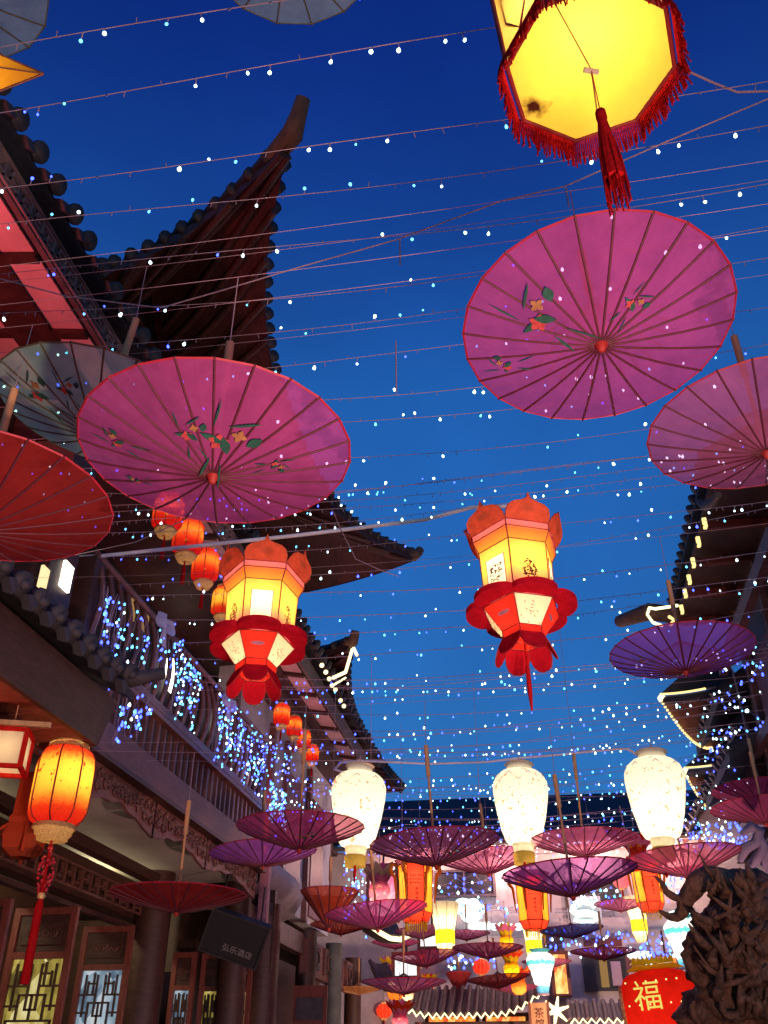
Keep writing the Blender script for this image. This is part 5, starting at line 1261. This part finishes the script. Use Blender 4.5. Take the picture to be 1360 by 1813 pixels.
while Y < 23.4:
    fairy(Y, f'{ORD[i]} row of far fairy lights counting from the palace lanterns towards the far roof', step=.32 if Y < 11 else .26, blue=.26, lit=.45 if Y < 12 else .62, each=False, scale=.85 if Y < 12 else 1.05, zL=6.5 + .15 * sin(i), zR=6.55 + .2 * cos(i * 1.7), sag=.15 + .12 * random.random(), skew=random.uniform(-.5, .5), group='dense far fairy light strings', XR=3.3 if Y < 16 else 4.0)
    Y += .55 if Y < 11 else .43; i += 1
# plain cables and hanging drops
def cable(px, z, label, r=.005):
    pts = [PZ(x, y, z) for x, y in px]; o0 = pts[0].copy()
    o = MB().tube([p - o0 for p in pts], r, 5, cap=False).build('cable', M['wire']); o.location = o0; return tag(o, label, 'cable', 'bare cables over the street')
cable(((-60, 478), (120, 525), (285, 545), (390, 515), (540, 470), (700, 425), (890, 355), (1000, 330), (1170, 255), (1400, 158)), 6.3, 'bare cable sagging over the green parasol and rising to the right')
cable(((1180, 110), (1210, 122), (1260, 145), (1305, 163), (1400, 160)), 6.3, 'short slack cable right of the octagonal lantern', .007)
cable(((120, 985), (240, 960), (360, 905), (480, 800), (560, 700)), 6.2, 'bare cable running behind the large left parasol')
for (x0, y0, y1, lb) in ((708, 425, 500, 'loose wire drop in the sky, upper centre'), (701, 604, 742, 'longer loose wire drop left of the magenta parasol'), (1002, 332, 392, 'short wire drop above the magenta parasol')):
    a = PZ(x0, y0, 6.4); d = (a - CAM).dot(_F); b = Pd(x0 + 1, y1, d); b.x = a.x; b.y = a.y
    o = MB().tube([(0, 0, 0), b - a], .006, 4).build('wire_drop', M['wire']); o.location = a; tag(o, lb, 'cable')
cable(((590, 905), (600, 930), (630, 990), (680, 1012), (705, 1020)), 6.4, 'drooping cable in front of the far pavilion corner')

# ---------------------------------------------------------------- curtains of blue lights along the balcony
def curtain(label, X, quads, n, strands, blue=.5, cy=.35, s=1.0, seed=1):
    rnd = random.Random(seed); (xa, ya), (xb, yb), L = quads
    o0 = PX(xa, ya, X); r = thing('light_curtain', label, 'string light', o0, group='curtains of blue lights along the left facade')
    mbs = {k: MB() for k in ('white', 'blue', 'cyan')}; wm = MB()
    for i in range(strands):
        t = (i + rnd.uniform(0, 1)) / strands; top = PX(xa + (xb - xa) * t, ya + (yb - ya) * t, X) - o0; ln = L * rnd.uniform(.55, 1.1); dx = rnd.uniform(-.06, .06)
        pts = [top + Vector((rnd.uniform(-.02, .05), dx * q + rnd.uniform(-.02, .02), -ln * q)) for q in (0, .25, .5, .75, 1)]
        wm.tube(pts, .003, 3, cap=False)
        for j in range(int(n / strands)):
            q = rnd.random() ** .9; k = min(3, int(q * 4)); p = pts[k].lerp(pts[k + 1], q * 4 - k) + Vector((rnd.uniform(0, .06), rnd.uniform(-.05, .05), rnd.uniform(-.03, .03)))
            u = rnd.random(); bulb_into(mbs['blue' if u < blue + .08 else 'cyan' if u < blue + cy + .06 else 'white'], p, s * rnd.uniform(.6, 1.15))
    wm.build('strands', M['wire'], r)['kind'] = 'stuff'
    for k, mb in mbs.items():
        if mb.v: mb.build('bulbs', M['bulb_' + k], r)['kind'] = 'stuff'
curtain('sparse blue light strands at the near end of the balcony', -4.28, ((182, 1030), (222, 1075), .95), 62, 10, s=1.2, seed=2)
curtain('loose blue strands between the first balusters and the bow', -4.28, ((232, 1080), (300, 1130), .75), 40, 9, s=1.1, seed=3)
curtain('bright cyan light bundle below the first white bow', -4.26, ((306, 1130), (352, 1195), .85), 150, 14, .3, .5, 1.0, 4)
curtain('few blue lights hanging under the canopy tip', -4.2, ((205, 1238), (262, 1230), .5), 46, 6, s=1.2, seed=5)
curtain('bright light bundle at the second white bow', -4.26, ((384, 1225), (424, 1275), .95), 110, 12, .35, .45, 1.1, 6)
curtain('blue light bundle near the far end of the balcony', -4.26, ((425, 1270), (470, 1320), .9), 110, 12, .35, .45, 1.1, 7)
curtain('blue light sprinkle over the balcony end', -4.2, ((452, 1290), (520, 1335), .8), 70, 12, .55, .2, 1.1, 8)
curtain('cyan light bundle above the pink parasol', -4.3, ((474, 1378), (506, 1412), .75), 120, 12, .25, .6, 1.2, 9)
curtain('blue lights beside the shutters behind the pink parasol', -4.6, ((510, 1395), (560, 1425), .5), 26, 7, .4, .2, 1.3, 10)
curtain('cyan light bundle hanging below the leftmost vase lantern', -4.4, ((606, 1500), (672, 1560), 1.5), 170, 14, .35, .45, 1.6, 11)
def sprinkle(label, X, x0, y0, x1, y1, n, seed, blue=.6, s=1.5, Y=None):
    rnd = random.Random(seed); f = (lambda x, y: PX(x, y, X)) if Y is None else (lambda x, y: PY(x, y, Y))
    o0 = f((x0 + x1) / 2, (y0 + y1) / 2); r = thing('light_net', label, 'string light', o0, group='nets of lights in the background')
    mbs = {k: MB() for k in ('white', 'blue', 'cyan')}; wm = MB(); last = None
    for i in range(n):
        t = i / n; x = x0 + (x1 - x0) * ((t * 4) % 1 if int(t * 4) % 2 == 0 else 1 - (t * 4) % 1) + rnd.uniform(-6, 6); y = y0 + (y1 - y0) * t + rnd.uniform(-8, 8); p = f(x, y) - o0
        bulb_into(mbs['blue' if rnd.random() < blue else 'white' if rnd.random() < .7 else 'cyan'], p, s * rnd.uniform(.7, 1.3))
        if last: wm.tube([last, p], .005, 3, cap=False)
        last = p
    wm.build('net_wire', M['wire'], r)['kind'] = 'stuff'
    for k, mb in mbs.items():
        if mb.v: mb.build('bulbs', M['bulb_' + k], r)['kind'] = 'stuff'
sprinkle('blue light net in the dark opening of the far wall, left', 0, 705, 1545, 872, 1590, 46, 1, Y=26.6, s=2.2)
sprinkle('lilac light net over the far ledge behind the left footed lantern', 0, 775, 1598, 930, 1618, 40, 2, .5, 2.0, 26.4)
sprinkle('blue light net in the far opening behind the deep purple parasol', 0, 1005, 1572, 1095, 1600, 40, 3, .5, 2.0, 26.5)
sprinkle('blue light net along the far wall between the footed lanterns', 0, 965, 1650, 1120, 1690, 80, 4, .6, 2.0, 26.0)
sprinkle('blue light net beside the right footed lantern', 0, 1130, 1655, 1195, 1700, 60, 5, .7, 2.0, 24.0)
sprinkle('light net above the broad wine red parasol', 0, 780, 1690, 880, 1712, 40, 6, .6, 2.0, 25.0)
sprinkle('blue light net on the shadowed right-hand roof', 3.55, 1215, 1285, 1300, 1345, 40, 7, .55, 1.5)
sprinkle('blue light net along the roof behind the right vase lantern', 3.4, 1215, 1455, 1325, 1500, 110, 8, .75, 1.5)
sprinkle('blue light net over the dark right-hand house near the purple parasol', 3.2, 1260, 1150, 1355, 1320, 40, 9, .6, 1.3)
sprinkle('blue light net beside the right hexagonal lantern', 0, 1180, 1545, 1205, 1590, 24, 10, .7, 2.0, 22.0)
sprinkle('fairy lights along the far roof eave', 0, 690, 1465, 1010, 1490, 60, 11, .6, 1.8, 25.6)
# bows on the hand rail
cloth('bow_silk', (.7, .68, .85), .4, .12)
for (x, y, lb) in ((288, 1108, 'white gauze bow on the balcony hand rail, nearer one'), (402, 1248, 'white gauze bow on the balcony hand rail, farther one')):
    p = PX(x, y, -4.3); r = thing('gauze_bow', lb, 'bow', p)
    for s_ in (-1, 1):
        for q in range(2):
            pts = [Vector((.04 * sin(t * pi) , s_ * .17 * sin(t * pi) * (1 - .2 * q), .1 * sin(t * 2 * pi) * (1 if q else -.6) + .03 * q)) for t in [i / 10 for i in range(11)]]
            vs = []; 
            for i, v in enumerate(pts): wv = .055 * sin(pi * (i + .6) / 11.2) + .008; vs += [v + Vector((-wv, 0, wv * .5)), v + Vector((wv, 0, -wv * .5))]
            MB().add(vs, [(2 * i, 2 * i + 1, 2 * i + 3, 2 * i + 2) for i in range(10)], True).build('loop', M['bow_silk'], r)
        vs = []
        for i in range(6): t = i / 5; v = Vector((.03, s_ * .06 * t, -.26 * t)); wv = .02 + .03 * t; vs += [v + Vector((0, -wv, 0)), v + Vector((.01, wv, 0))]
        MB().add(vs, [(2 * i, 2 * i + 1, 2 * i + 3, 2 * i + 2) for i in range(5)], True).build('tail', M['bow_silk'], r)
    MB().sphere((.02, 0, 0), .035, 8, 5).build('knot', M['bow_silk'], r)

# ================================================================== hanging black sign
c0 = Pd(415, 1662, 13.2); sg = thing('hanging_signboard', 'black hanging signboard with pale lettering under the balcony end', 'sign', c0)
k_ = 13.2 / FOC
ax = (_R * 100 - _U * 36).normalized(); ay = (_U * 72 + _R * 30); ay = (ay - ax * ay.dot(ax)).normalized(); az = ax.cross(ay)
Rm_ = Matrix((ax, ay, az)).transposed()
MB().box(Rm_ @ Vector((0, 0, -.05)), (106 * k_, 76 * k_, .1), Rm_).build('panel', M['sign_black'], sg)
f = MB()
for s_ in (-1, 1): f.box(Rm_ @ Vector((0, s_ * 38 * k_, -.04)), (110 * k_, .03, .13), Rm_); f.box(Rm_ @ Vector((s_ * 53 * k_, 0, -.04)), (.03, 76 * k_ - .03, .125), Rm_)
f.build('frame', M['dark_trim'], sg)
text_mesh('lettering', '弘乐酒店', .115, M['sign_text'], sg, Rm_ @ Vector((.1, -.17, .004)), Rm_.to_euler(), .002)
for s_ in (-1, 1): MB().tube([Rm_ @ Vector((s_ * .3, .28, -.05)), Rm_ @ Vector((s_ * .3, .28, -.05)) + Vector((0, .1, .55))], .015, 6).build('bracket', M['dark_trim'], sg)

# ================================================================== root carving at the lower right
from mathutils import noise
rd = 6.2
base = Pd(1330, 1700, rd); gx = Vector((base.x, base.y, 0))
rt = thing('root_carving', 'gnarled brown root wood carving with curling tendrils, bottom right corner', 'sculpture', gx)
def gnarl(path, n=22, m=26, amp=.35, fr=3.0, seed=0):
    pts = [Pd(x, y, rd + dd) for x, y, r_, dd in path]; rs = [r_ * rd / FOC for x, y, r_, dd in path]
    mb = MB(); vs = []
    for i in range(m):
        k = i / (m - 1) * (len(pts) - 1); j = min(int(k), len(pts) - 2); t = k - j; t = t * t * (3 - 2 * t) if len(pts) < 3 else t
        c = pts[j].lerp(pts[j + 1], t); r_ = rs[j] + (rs[j + 1] - rs[j]) * t
        d = (pts[j + 1] - pts[j]).normalized(); x = d.orthogonal().normalized() if i == 0 else (x_ - d * x_.dot(d)).normalized(); x_ = x; y = d.cross(x)
        for q in range(n):
            a = 2 * pi * q / n; p = c + (x * cos(a) + y * sin(a)) * r_
            nz = noise.fractal(p * fr + Vector((seed * 7.1, 0, 0)), 1.0, 2.2, 5); g_ = abs(noise.noise(Vector((a * 1.7 + i * .09, seed, i * .05)))) * .8
            vs.append(p + (p - c).normalized() * r_ * (amp * nz + amp * .7 * (g_ - .25)))
    fs = [(i * n + q, i * n + (q + 1) % n, (i + 1) * n + (q + 1) % n, (i + 1) * n + q) for i in range(m - 1) for q in range(n)]
    fs += [tuple(range(n - 1, -1, -1)), tuple(range((m - 1) * n, m * n))]
    mb.add(vs, fs, True); o = mb.build('root', M['root_wood'], rt); o.location = -gx; return o
gnarl([(1352, 1545, 18, .05), (1335, 1575, 52, .05), (1318, 1640, 78, .0), (1322, 1720, 88, .0), (1325, 1800, 95, 0), (1320, 2000, 105, 0), (1318, 2120, 120, 0), (1315, 2240, 140, 0)], 64, 110, .5, 4.2, 1)
gnarl([(1262, 1725, 20, -.05), (1290, 1690, 40, -.1), (1330, 1660, 50, -.1), (1372, 1640, 40, -.05)], 34, 40, .5, 8, 2)
gnarl([(1250, 1815, 26, -.1), (1280, 1770, 44, -.12), (1330, 1750, 60, -.1), (1380, 1740, 44, 0)], 34, 40, .5, 8, 3)
gnarl([(1300, 1585, 30, -.02), (1282, 1560, 24, -.05), (1258, 1552, 20, -.08), (1234, 1563, 18, -.1), (1216, 1590, 14, -.1), (1209, 1612, 11, -.1), (1200, 1624, 9, -.1), (1185, 1623, 6, -.1), (1168, 1613, 2.5, -.1)], 14, 34, .18, 8, 4)
gnarl([(1212, 1592, 7, -.1), (1196, 1589, 7, -.1), (1181, 1580, 6, -.1), (1172, 1563, 4, -.1), (1158, 1551, 1.5, -.1)], 10, 18, .15, 8, 5)
gnarl([(1300, 1600, 16, -.05), (1272, 1618, 15, -.1), (1262, 1640, 10, -.12), (1245, 1640, 9, -.12), (1230, 1622, 7, -.12), (1224, 1608, 4, -.12), (1214, 1598, 1.5, -.12)], 12, 24, .2, 8, 6)
gnarl([(1318, 1640, 16, -.1), (1296, 1650, 14, -.15), (1272, 1664, 9, -.15), (1250, 1668, 7, -.15), (1234, 1664, 5, -.15), (1216, 1658, 1.5, -.15)], 12, 22, .25, 8, 7)
gnarl([(1290, 1652, 10, -.16), (1293, 1664, 6, -.16), (1296, 1676, 2, -.16)], 8, 8, .1, 8, 8)
gnarl([(1300, 1760, 22, -.1), (1262, 1746, 17, -.15), (1236, 1730, 13, -.15), (1219, 1706, 8, -.15), (1214, 1690, 7, -.15), (1220, 1680, 6, -.15), (1232, 1682, 3, -.15)], 12, 24, .2, 8, 9)
gnarl([(1290, 1810, 22, -.1), (1252, 1812, 14, -.15), (1233, 1800, 9, -.15), (1225, 1784, 6, -.15), (1230, 1772, 3, -.15)], 10, 18, .2, 8, 10)
rnd = random.Random(5)
for i in range(64):
    x, y = rnd.uniform(1255, 1352), rnd.uniform(1560, 1805); l = rnd.uniform(10, 70); an = rnd.uniform(-2.6, -.2)
    w0 = rnd.uniform(2.5, 8); gnarl([(x, y, w0, -.3), (x + l * .5 * cos(an), y + l * .5 * sin(an) + 4, w0 * 1.1, -.35), (x + l * cos(an), y + l * sin(an), 1, -.31)], 7, 9, .35, 10, 20 + i)

# ================================================================== added ground floodlights, unseen, that brighten the street
def flood(loc, aim, watts, col, label, spread=100):
    r = thing('fill_floodlight', label, 'lamp', loc, group='added ground floodlights')
    d = (Vector(aim) - Vector(loc)).normalized(); q = d.to_track_quat('-Z', 'Y').to_euler()
    hd = link('lamp_head', MB().box((0, 0, .05), (.3, .22, .1)).box((0, 0, .12), (.22, .16, .05)).mesh('lamp_head', M['dark_trim']), r, (0, 0, .3), q)
    link('lens', MB().box((0, 0, -.002), (.26, .18, .008)).mesh('lens', M['white_paper']), hd)
    MB().tube([(-.18, 0, .3), (-.18, 0, .04), (.18, 0, .04), (.18, 0, .3)], .015, 6).build('yoke', M['dark_trim'], r)
    MB().box((0, 0, .02), (.3, .2, .04)).build('foot', M['dark_trim'], r)
    l = bpy.data.lights.new('flood', 'SPOT'); l.energy = watts; l.color = col; l.spot_size = radians(spread); l.spot_blend = .8; l.shadow_soft_size = .12
    link('flood', l, r, Vector((0, 0, .3)) + d * .05, q)
flood((1.7, .6, 0), (-3.2, 7.2, 5.6), 820, (1.0, .56, .5), 'added pink ground floodlight near the right side of the street, below the frame', 110)
flood((2.2, 9.0, 0), (-3.0, 15.0, 6.0), 1100, (1.0, .5, .46), 'added pink ground floodlight farther along the right side, below the frame', 110)
flood((.9, .5, 0), (-2.0, 4.2, 4.4), 820, (1.0, .58, .48), 'added warm ground floodlight in the middle of the street, below the frame', 90)
# ceiling lamp under the balcony
for (x, y) in ((-6.9, 9.0), (-6.9, 13.5)):
    r = thing('ceiling_lamp', 'round shop ceiling lamp under the balcony, ' + ('nearer' if y < 10 else 'farther') + ' one', 'lamp', (x, y, 4.4))
    MB().lathe([(.001, -.08), (.15, -.07), (.18, 0)], 16).build('glass_bowl', M['cream_paper'], r)
    l = bpy.data.lights.new('shop_bulb', 'POINT'); l.energy = 70; l.color = (1, .84, .5); l.shadow_soft_size = .12; link('shop_bulb', l, r, (0, 0, -.2))

# added pink wash lights, unseen, that brighten the upper eave soffits
def wash(loc, aim, watts, col, label):
    r = thing('added_wash_light', label, 'lamp', loc, group='added wash lights under the upper eave')
    d = (Vector(aim) - Vector(loc)).normalized(); q = d.to_track_quat('-Z', 'Y').to_euler()
    link('lamp_tube', MB().box((0, 0, .05), (.5, .12, .1)).mesh('lamp_tube', M['dark_trim']), r, (0, 0, .15), q)
    MB().box((0, 0, .03), (.3, .12, .06)).build('foot', M['dark_trim'], r)
    l = bpy.data.lights.new('wash', 'SPOT'); l.energy = watts; l.color = col; l.spot_size = radians(140); l.spot_blend = .6; l.shadow_soft_size = .15
    link('wash', l, r, Vector((0, 0, .15)) + d * .08, q)
wash((-5.5, 4.6, 6.1), (-4.9, 5.6, 8.7), 260, (1.0, .13, .16), 'added pink wash light on the canopy roof at the left, outside the frame')
wash((-5.5, 11.5, 4.84), (-5.0, 12.5, 8.7), 30, (1.0, .2, .26), 'added pink wash light on the balcony floor, hidden by the balusters')
wash((-5.3, 17.0, 5.06), (-4.9, 18.5, 8.7), 150, (1.0, .26, .28), 'added pink wash light on the plaster cove beyond the balcony')

flood((1.8, 17.5, 0), (-.5, 27.0, 4.5), 2400, (1.0, .62, .5), 'added warm ground floodlight at the far end of the street, below the frame', 120)
cl_ = thing('added_canopy_lamp', 'added red lamp under the entrance canopy, just outside the left edge', 'lamp', (-4.75, 6.1, 4.2))  # added lamp, out of view, that reddens the canopy boards
MB().lathe([(.001, -.2), (.09, -.17), (.11, -.08), (.06, 0)], 14).build('glass_shade', M['red_paper'], cl_); bulb_light(cl_, (0, 0, -.28), 26, (1, .12, .05), .06)

# ================================================================== globe lanterns and boards added for more glow at the far end of the street
cloth('globe_red', (.85, .05, .025), .6, 0, .1, 6); cloth('globe_pink', (.85, .22, .36), .6, 0, .1, 6)
def globe(px, py, wpx, D, label, mt, watts):  # globe lanterns added for glow at the street end
    p, D = at_size(px, py, wpx, D=D); s = D / 2
    r = tag(link('added_globe_lantern', None), label, 'lantern', 'small added globe lanterns at the far end'); r.location = p; r.scale = (s, s, s)
    prof = [(.35, -.78), (.7, -.62), (.94, -.3), (1, 0), (.94, .3), (.7, .62), (.35, .78)]
    MB().lathe(prof, 16).build('paper_globe', M[mt], r)
    w_ = MB()
    for k in range(12): w_.tube([hexc(k, R_ * 1.01, z_, 12) for R_, z_ in prof], .022, 3)
    w_.build('wire_ribs', M['gold'], r)['kind'] = 'stuff'
    MB().lathe([(.34, .76), (.38, .8), (.34, .95), (.1, .97)], 14).build('cap', M['gold_lattice'], r); MB().lathe([(.1, -.97), (.34, -.95), (.38, -.8), (.34, -.76)], 14).build('base', M['gold_lattice'], r)
    MB().tube([(0, 0, -.9), (0, 0, -1.2), (0, 0, -2.1)], [.04, .12, .14], 6).build('tassel', M['tassel_red'], r); MB().tube([(0, 0, .9), (0, 0, 2.6)], .03, 4).build('hanger', M['wire'], r)
    bulb_light(r, (0, 0, .1), watts, (1, .7, .4), .04)
for (x, y, w_, lb, m_) in ((706, 1600, 30, 'added pink globe lantern just left of the left hexagonal lantern', 'globe_pink'), (836, 1684, 26, 'added orange globe lantern over the broad wine red parasol', 'globe_orange'), (852, 1712, 30, 'added red globe lantern above the stall, right of the furled parasol', 'globe_red'), (742, 1700, 28, 'added red globe lantern left of the broad wine red parasol', 'globe_red'),
        (1100, 1560, 30, 'added pink globe lantern left of the right hexagonal lantern', 'globe_pink'), (700, 1758, 30, 'added orange globe lantern at the lower left of the far street', 'globe_orange'), (1172, 1640, 26, 'added orange globe lantern left of the teal striped vase', 'globe_orange'), (652, 1600, 26, 'added pink globe lantern behind the bright magenta parasol', 'globe_pink'), (680, 1790, 28, 'added red globe lantern at the bottom beside the lotus', 'globe_red')):
    globe(x, y, w_, .42, lb, m_, 3.2)
def board(label, x0, y0, x1, y1, Y, mat, frame='red_wood'):  # some lit boards are added stand-ins for unclear glowing shapes
    a, b = PY(x0, y1, Y), PY(x1, y0, Y); c0 = (a + b) / 2; r = thing('lit_board', label, 'sign', c0)
    w2, h2_ = b.x - a.x, b.z - a.z
    MB().box((0, 0, 0), (w2, .06, h2_)).build('lit_face', M[mat], r)
    MB().box((-w2 / 2 - .04, 0, 0), (.08, .12, h2_ + .16)).box((w2 / 2 + .04, 0, 0), (.08, .12, h2_ + .16)).box((0, 0, h2_ / 2 + .04), (w2, .12, .08)).box((0, 0, -h2_ / 2 - .04), (w2, .12, .08)).build('frame', M[frame], r)
    MB().tube([(0, .05, h2_ / 2), (0, .2, h2_ / 2 + .6)], .025, 6).build('bracket', M['dark_wood'], r)
pane('face_white', (.6, .62, .6), (.9, .92, .9), (1, 1, 1), 1.3); pane('face_pink', (.8, .12, .25), (1, .45, .5), (1, .85, .8), 1.5); pane('face_orange', (.7, .08, .02), (1, .35, .05), (1, .8, .3), 1.3)
board('white lit signboard left of the broad wine red parasol', 700, 1692, 738, 1728, 22.6, 'face_white')
board('pink lit board added for the glow behind the left hexagonal lantern', 655, 1535, 700, 1625, 21.6, 'face_pink')
board('orange lit board added for shop glow under the eave of the central stall', 760, 1800, 842, 1830, 23.2, 'face_orange')
board('second orange lit board added for shop glow under the central stall eave', 862, 1800, 930, 1830, 23.2, 'face_orange')
board('added orange lit board right of the middle footed lantern', 985, 1690, 1000, 1760, 25.0, 'face_orange')
board('added orange red lit board beside the barrel lantern crown', 1164, 1694, 1196, 1712, 24.6, 'face_orange')
board('added white lit board under the left edge of the far wall', 745, 1652, 784, 1676, 24.6, 'face_white')
# wall washers added under the far eave to brighten the far wall
for i, x in enumerate((-3.6, -1.2, 1.2, 3.4)):
    r = thing('added_wall_lamp', 'added downlight under the far eave, ' + ['leftmost', 'second', 'third', 'rightmost'][i] + ' of four', 'lamp', (x, YF - .6, za - .25))
    MB().lathe([(.05, 0), (.07, -.14), (.06, -.14), (.04, -.02)], 12).build('shade', M['dark_trim'], r); MB().box((0, .2, .04), (.05, .45, .05)).build('arm', M['dark_trim'], r)
    l = bpy.data.lights.new('wall_bulb', 'POINT'); l.energy = 150; l.color = (1, .56, .5); l.shadow_soft_size = .05; link('wall_bulb', l, r, (0, 0, -.2))

parasol(826, 1652, 84, 'rose', 'small rose parasol in front of the white lamp puffs', slope=.24)
parasol(968, 1702, 88, 'rose', 'small rose parasol overlapping the middle striped vase', slope=.22)
parasol(700, 1668, 84, 'pink', 'small pink parasol under the lamp-rimmed lean-to roof', slope=.22)
parasol(1098, 1600, 92, 'rose', 'small rose parasol between the neon sign and the right hexagonal lantern', slope=.24)
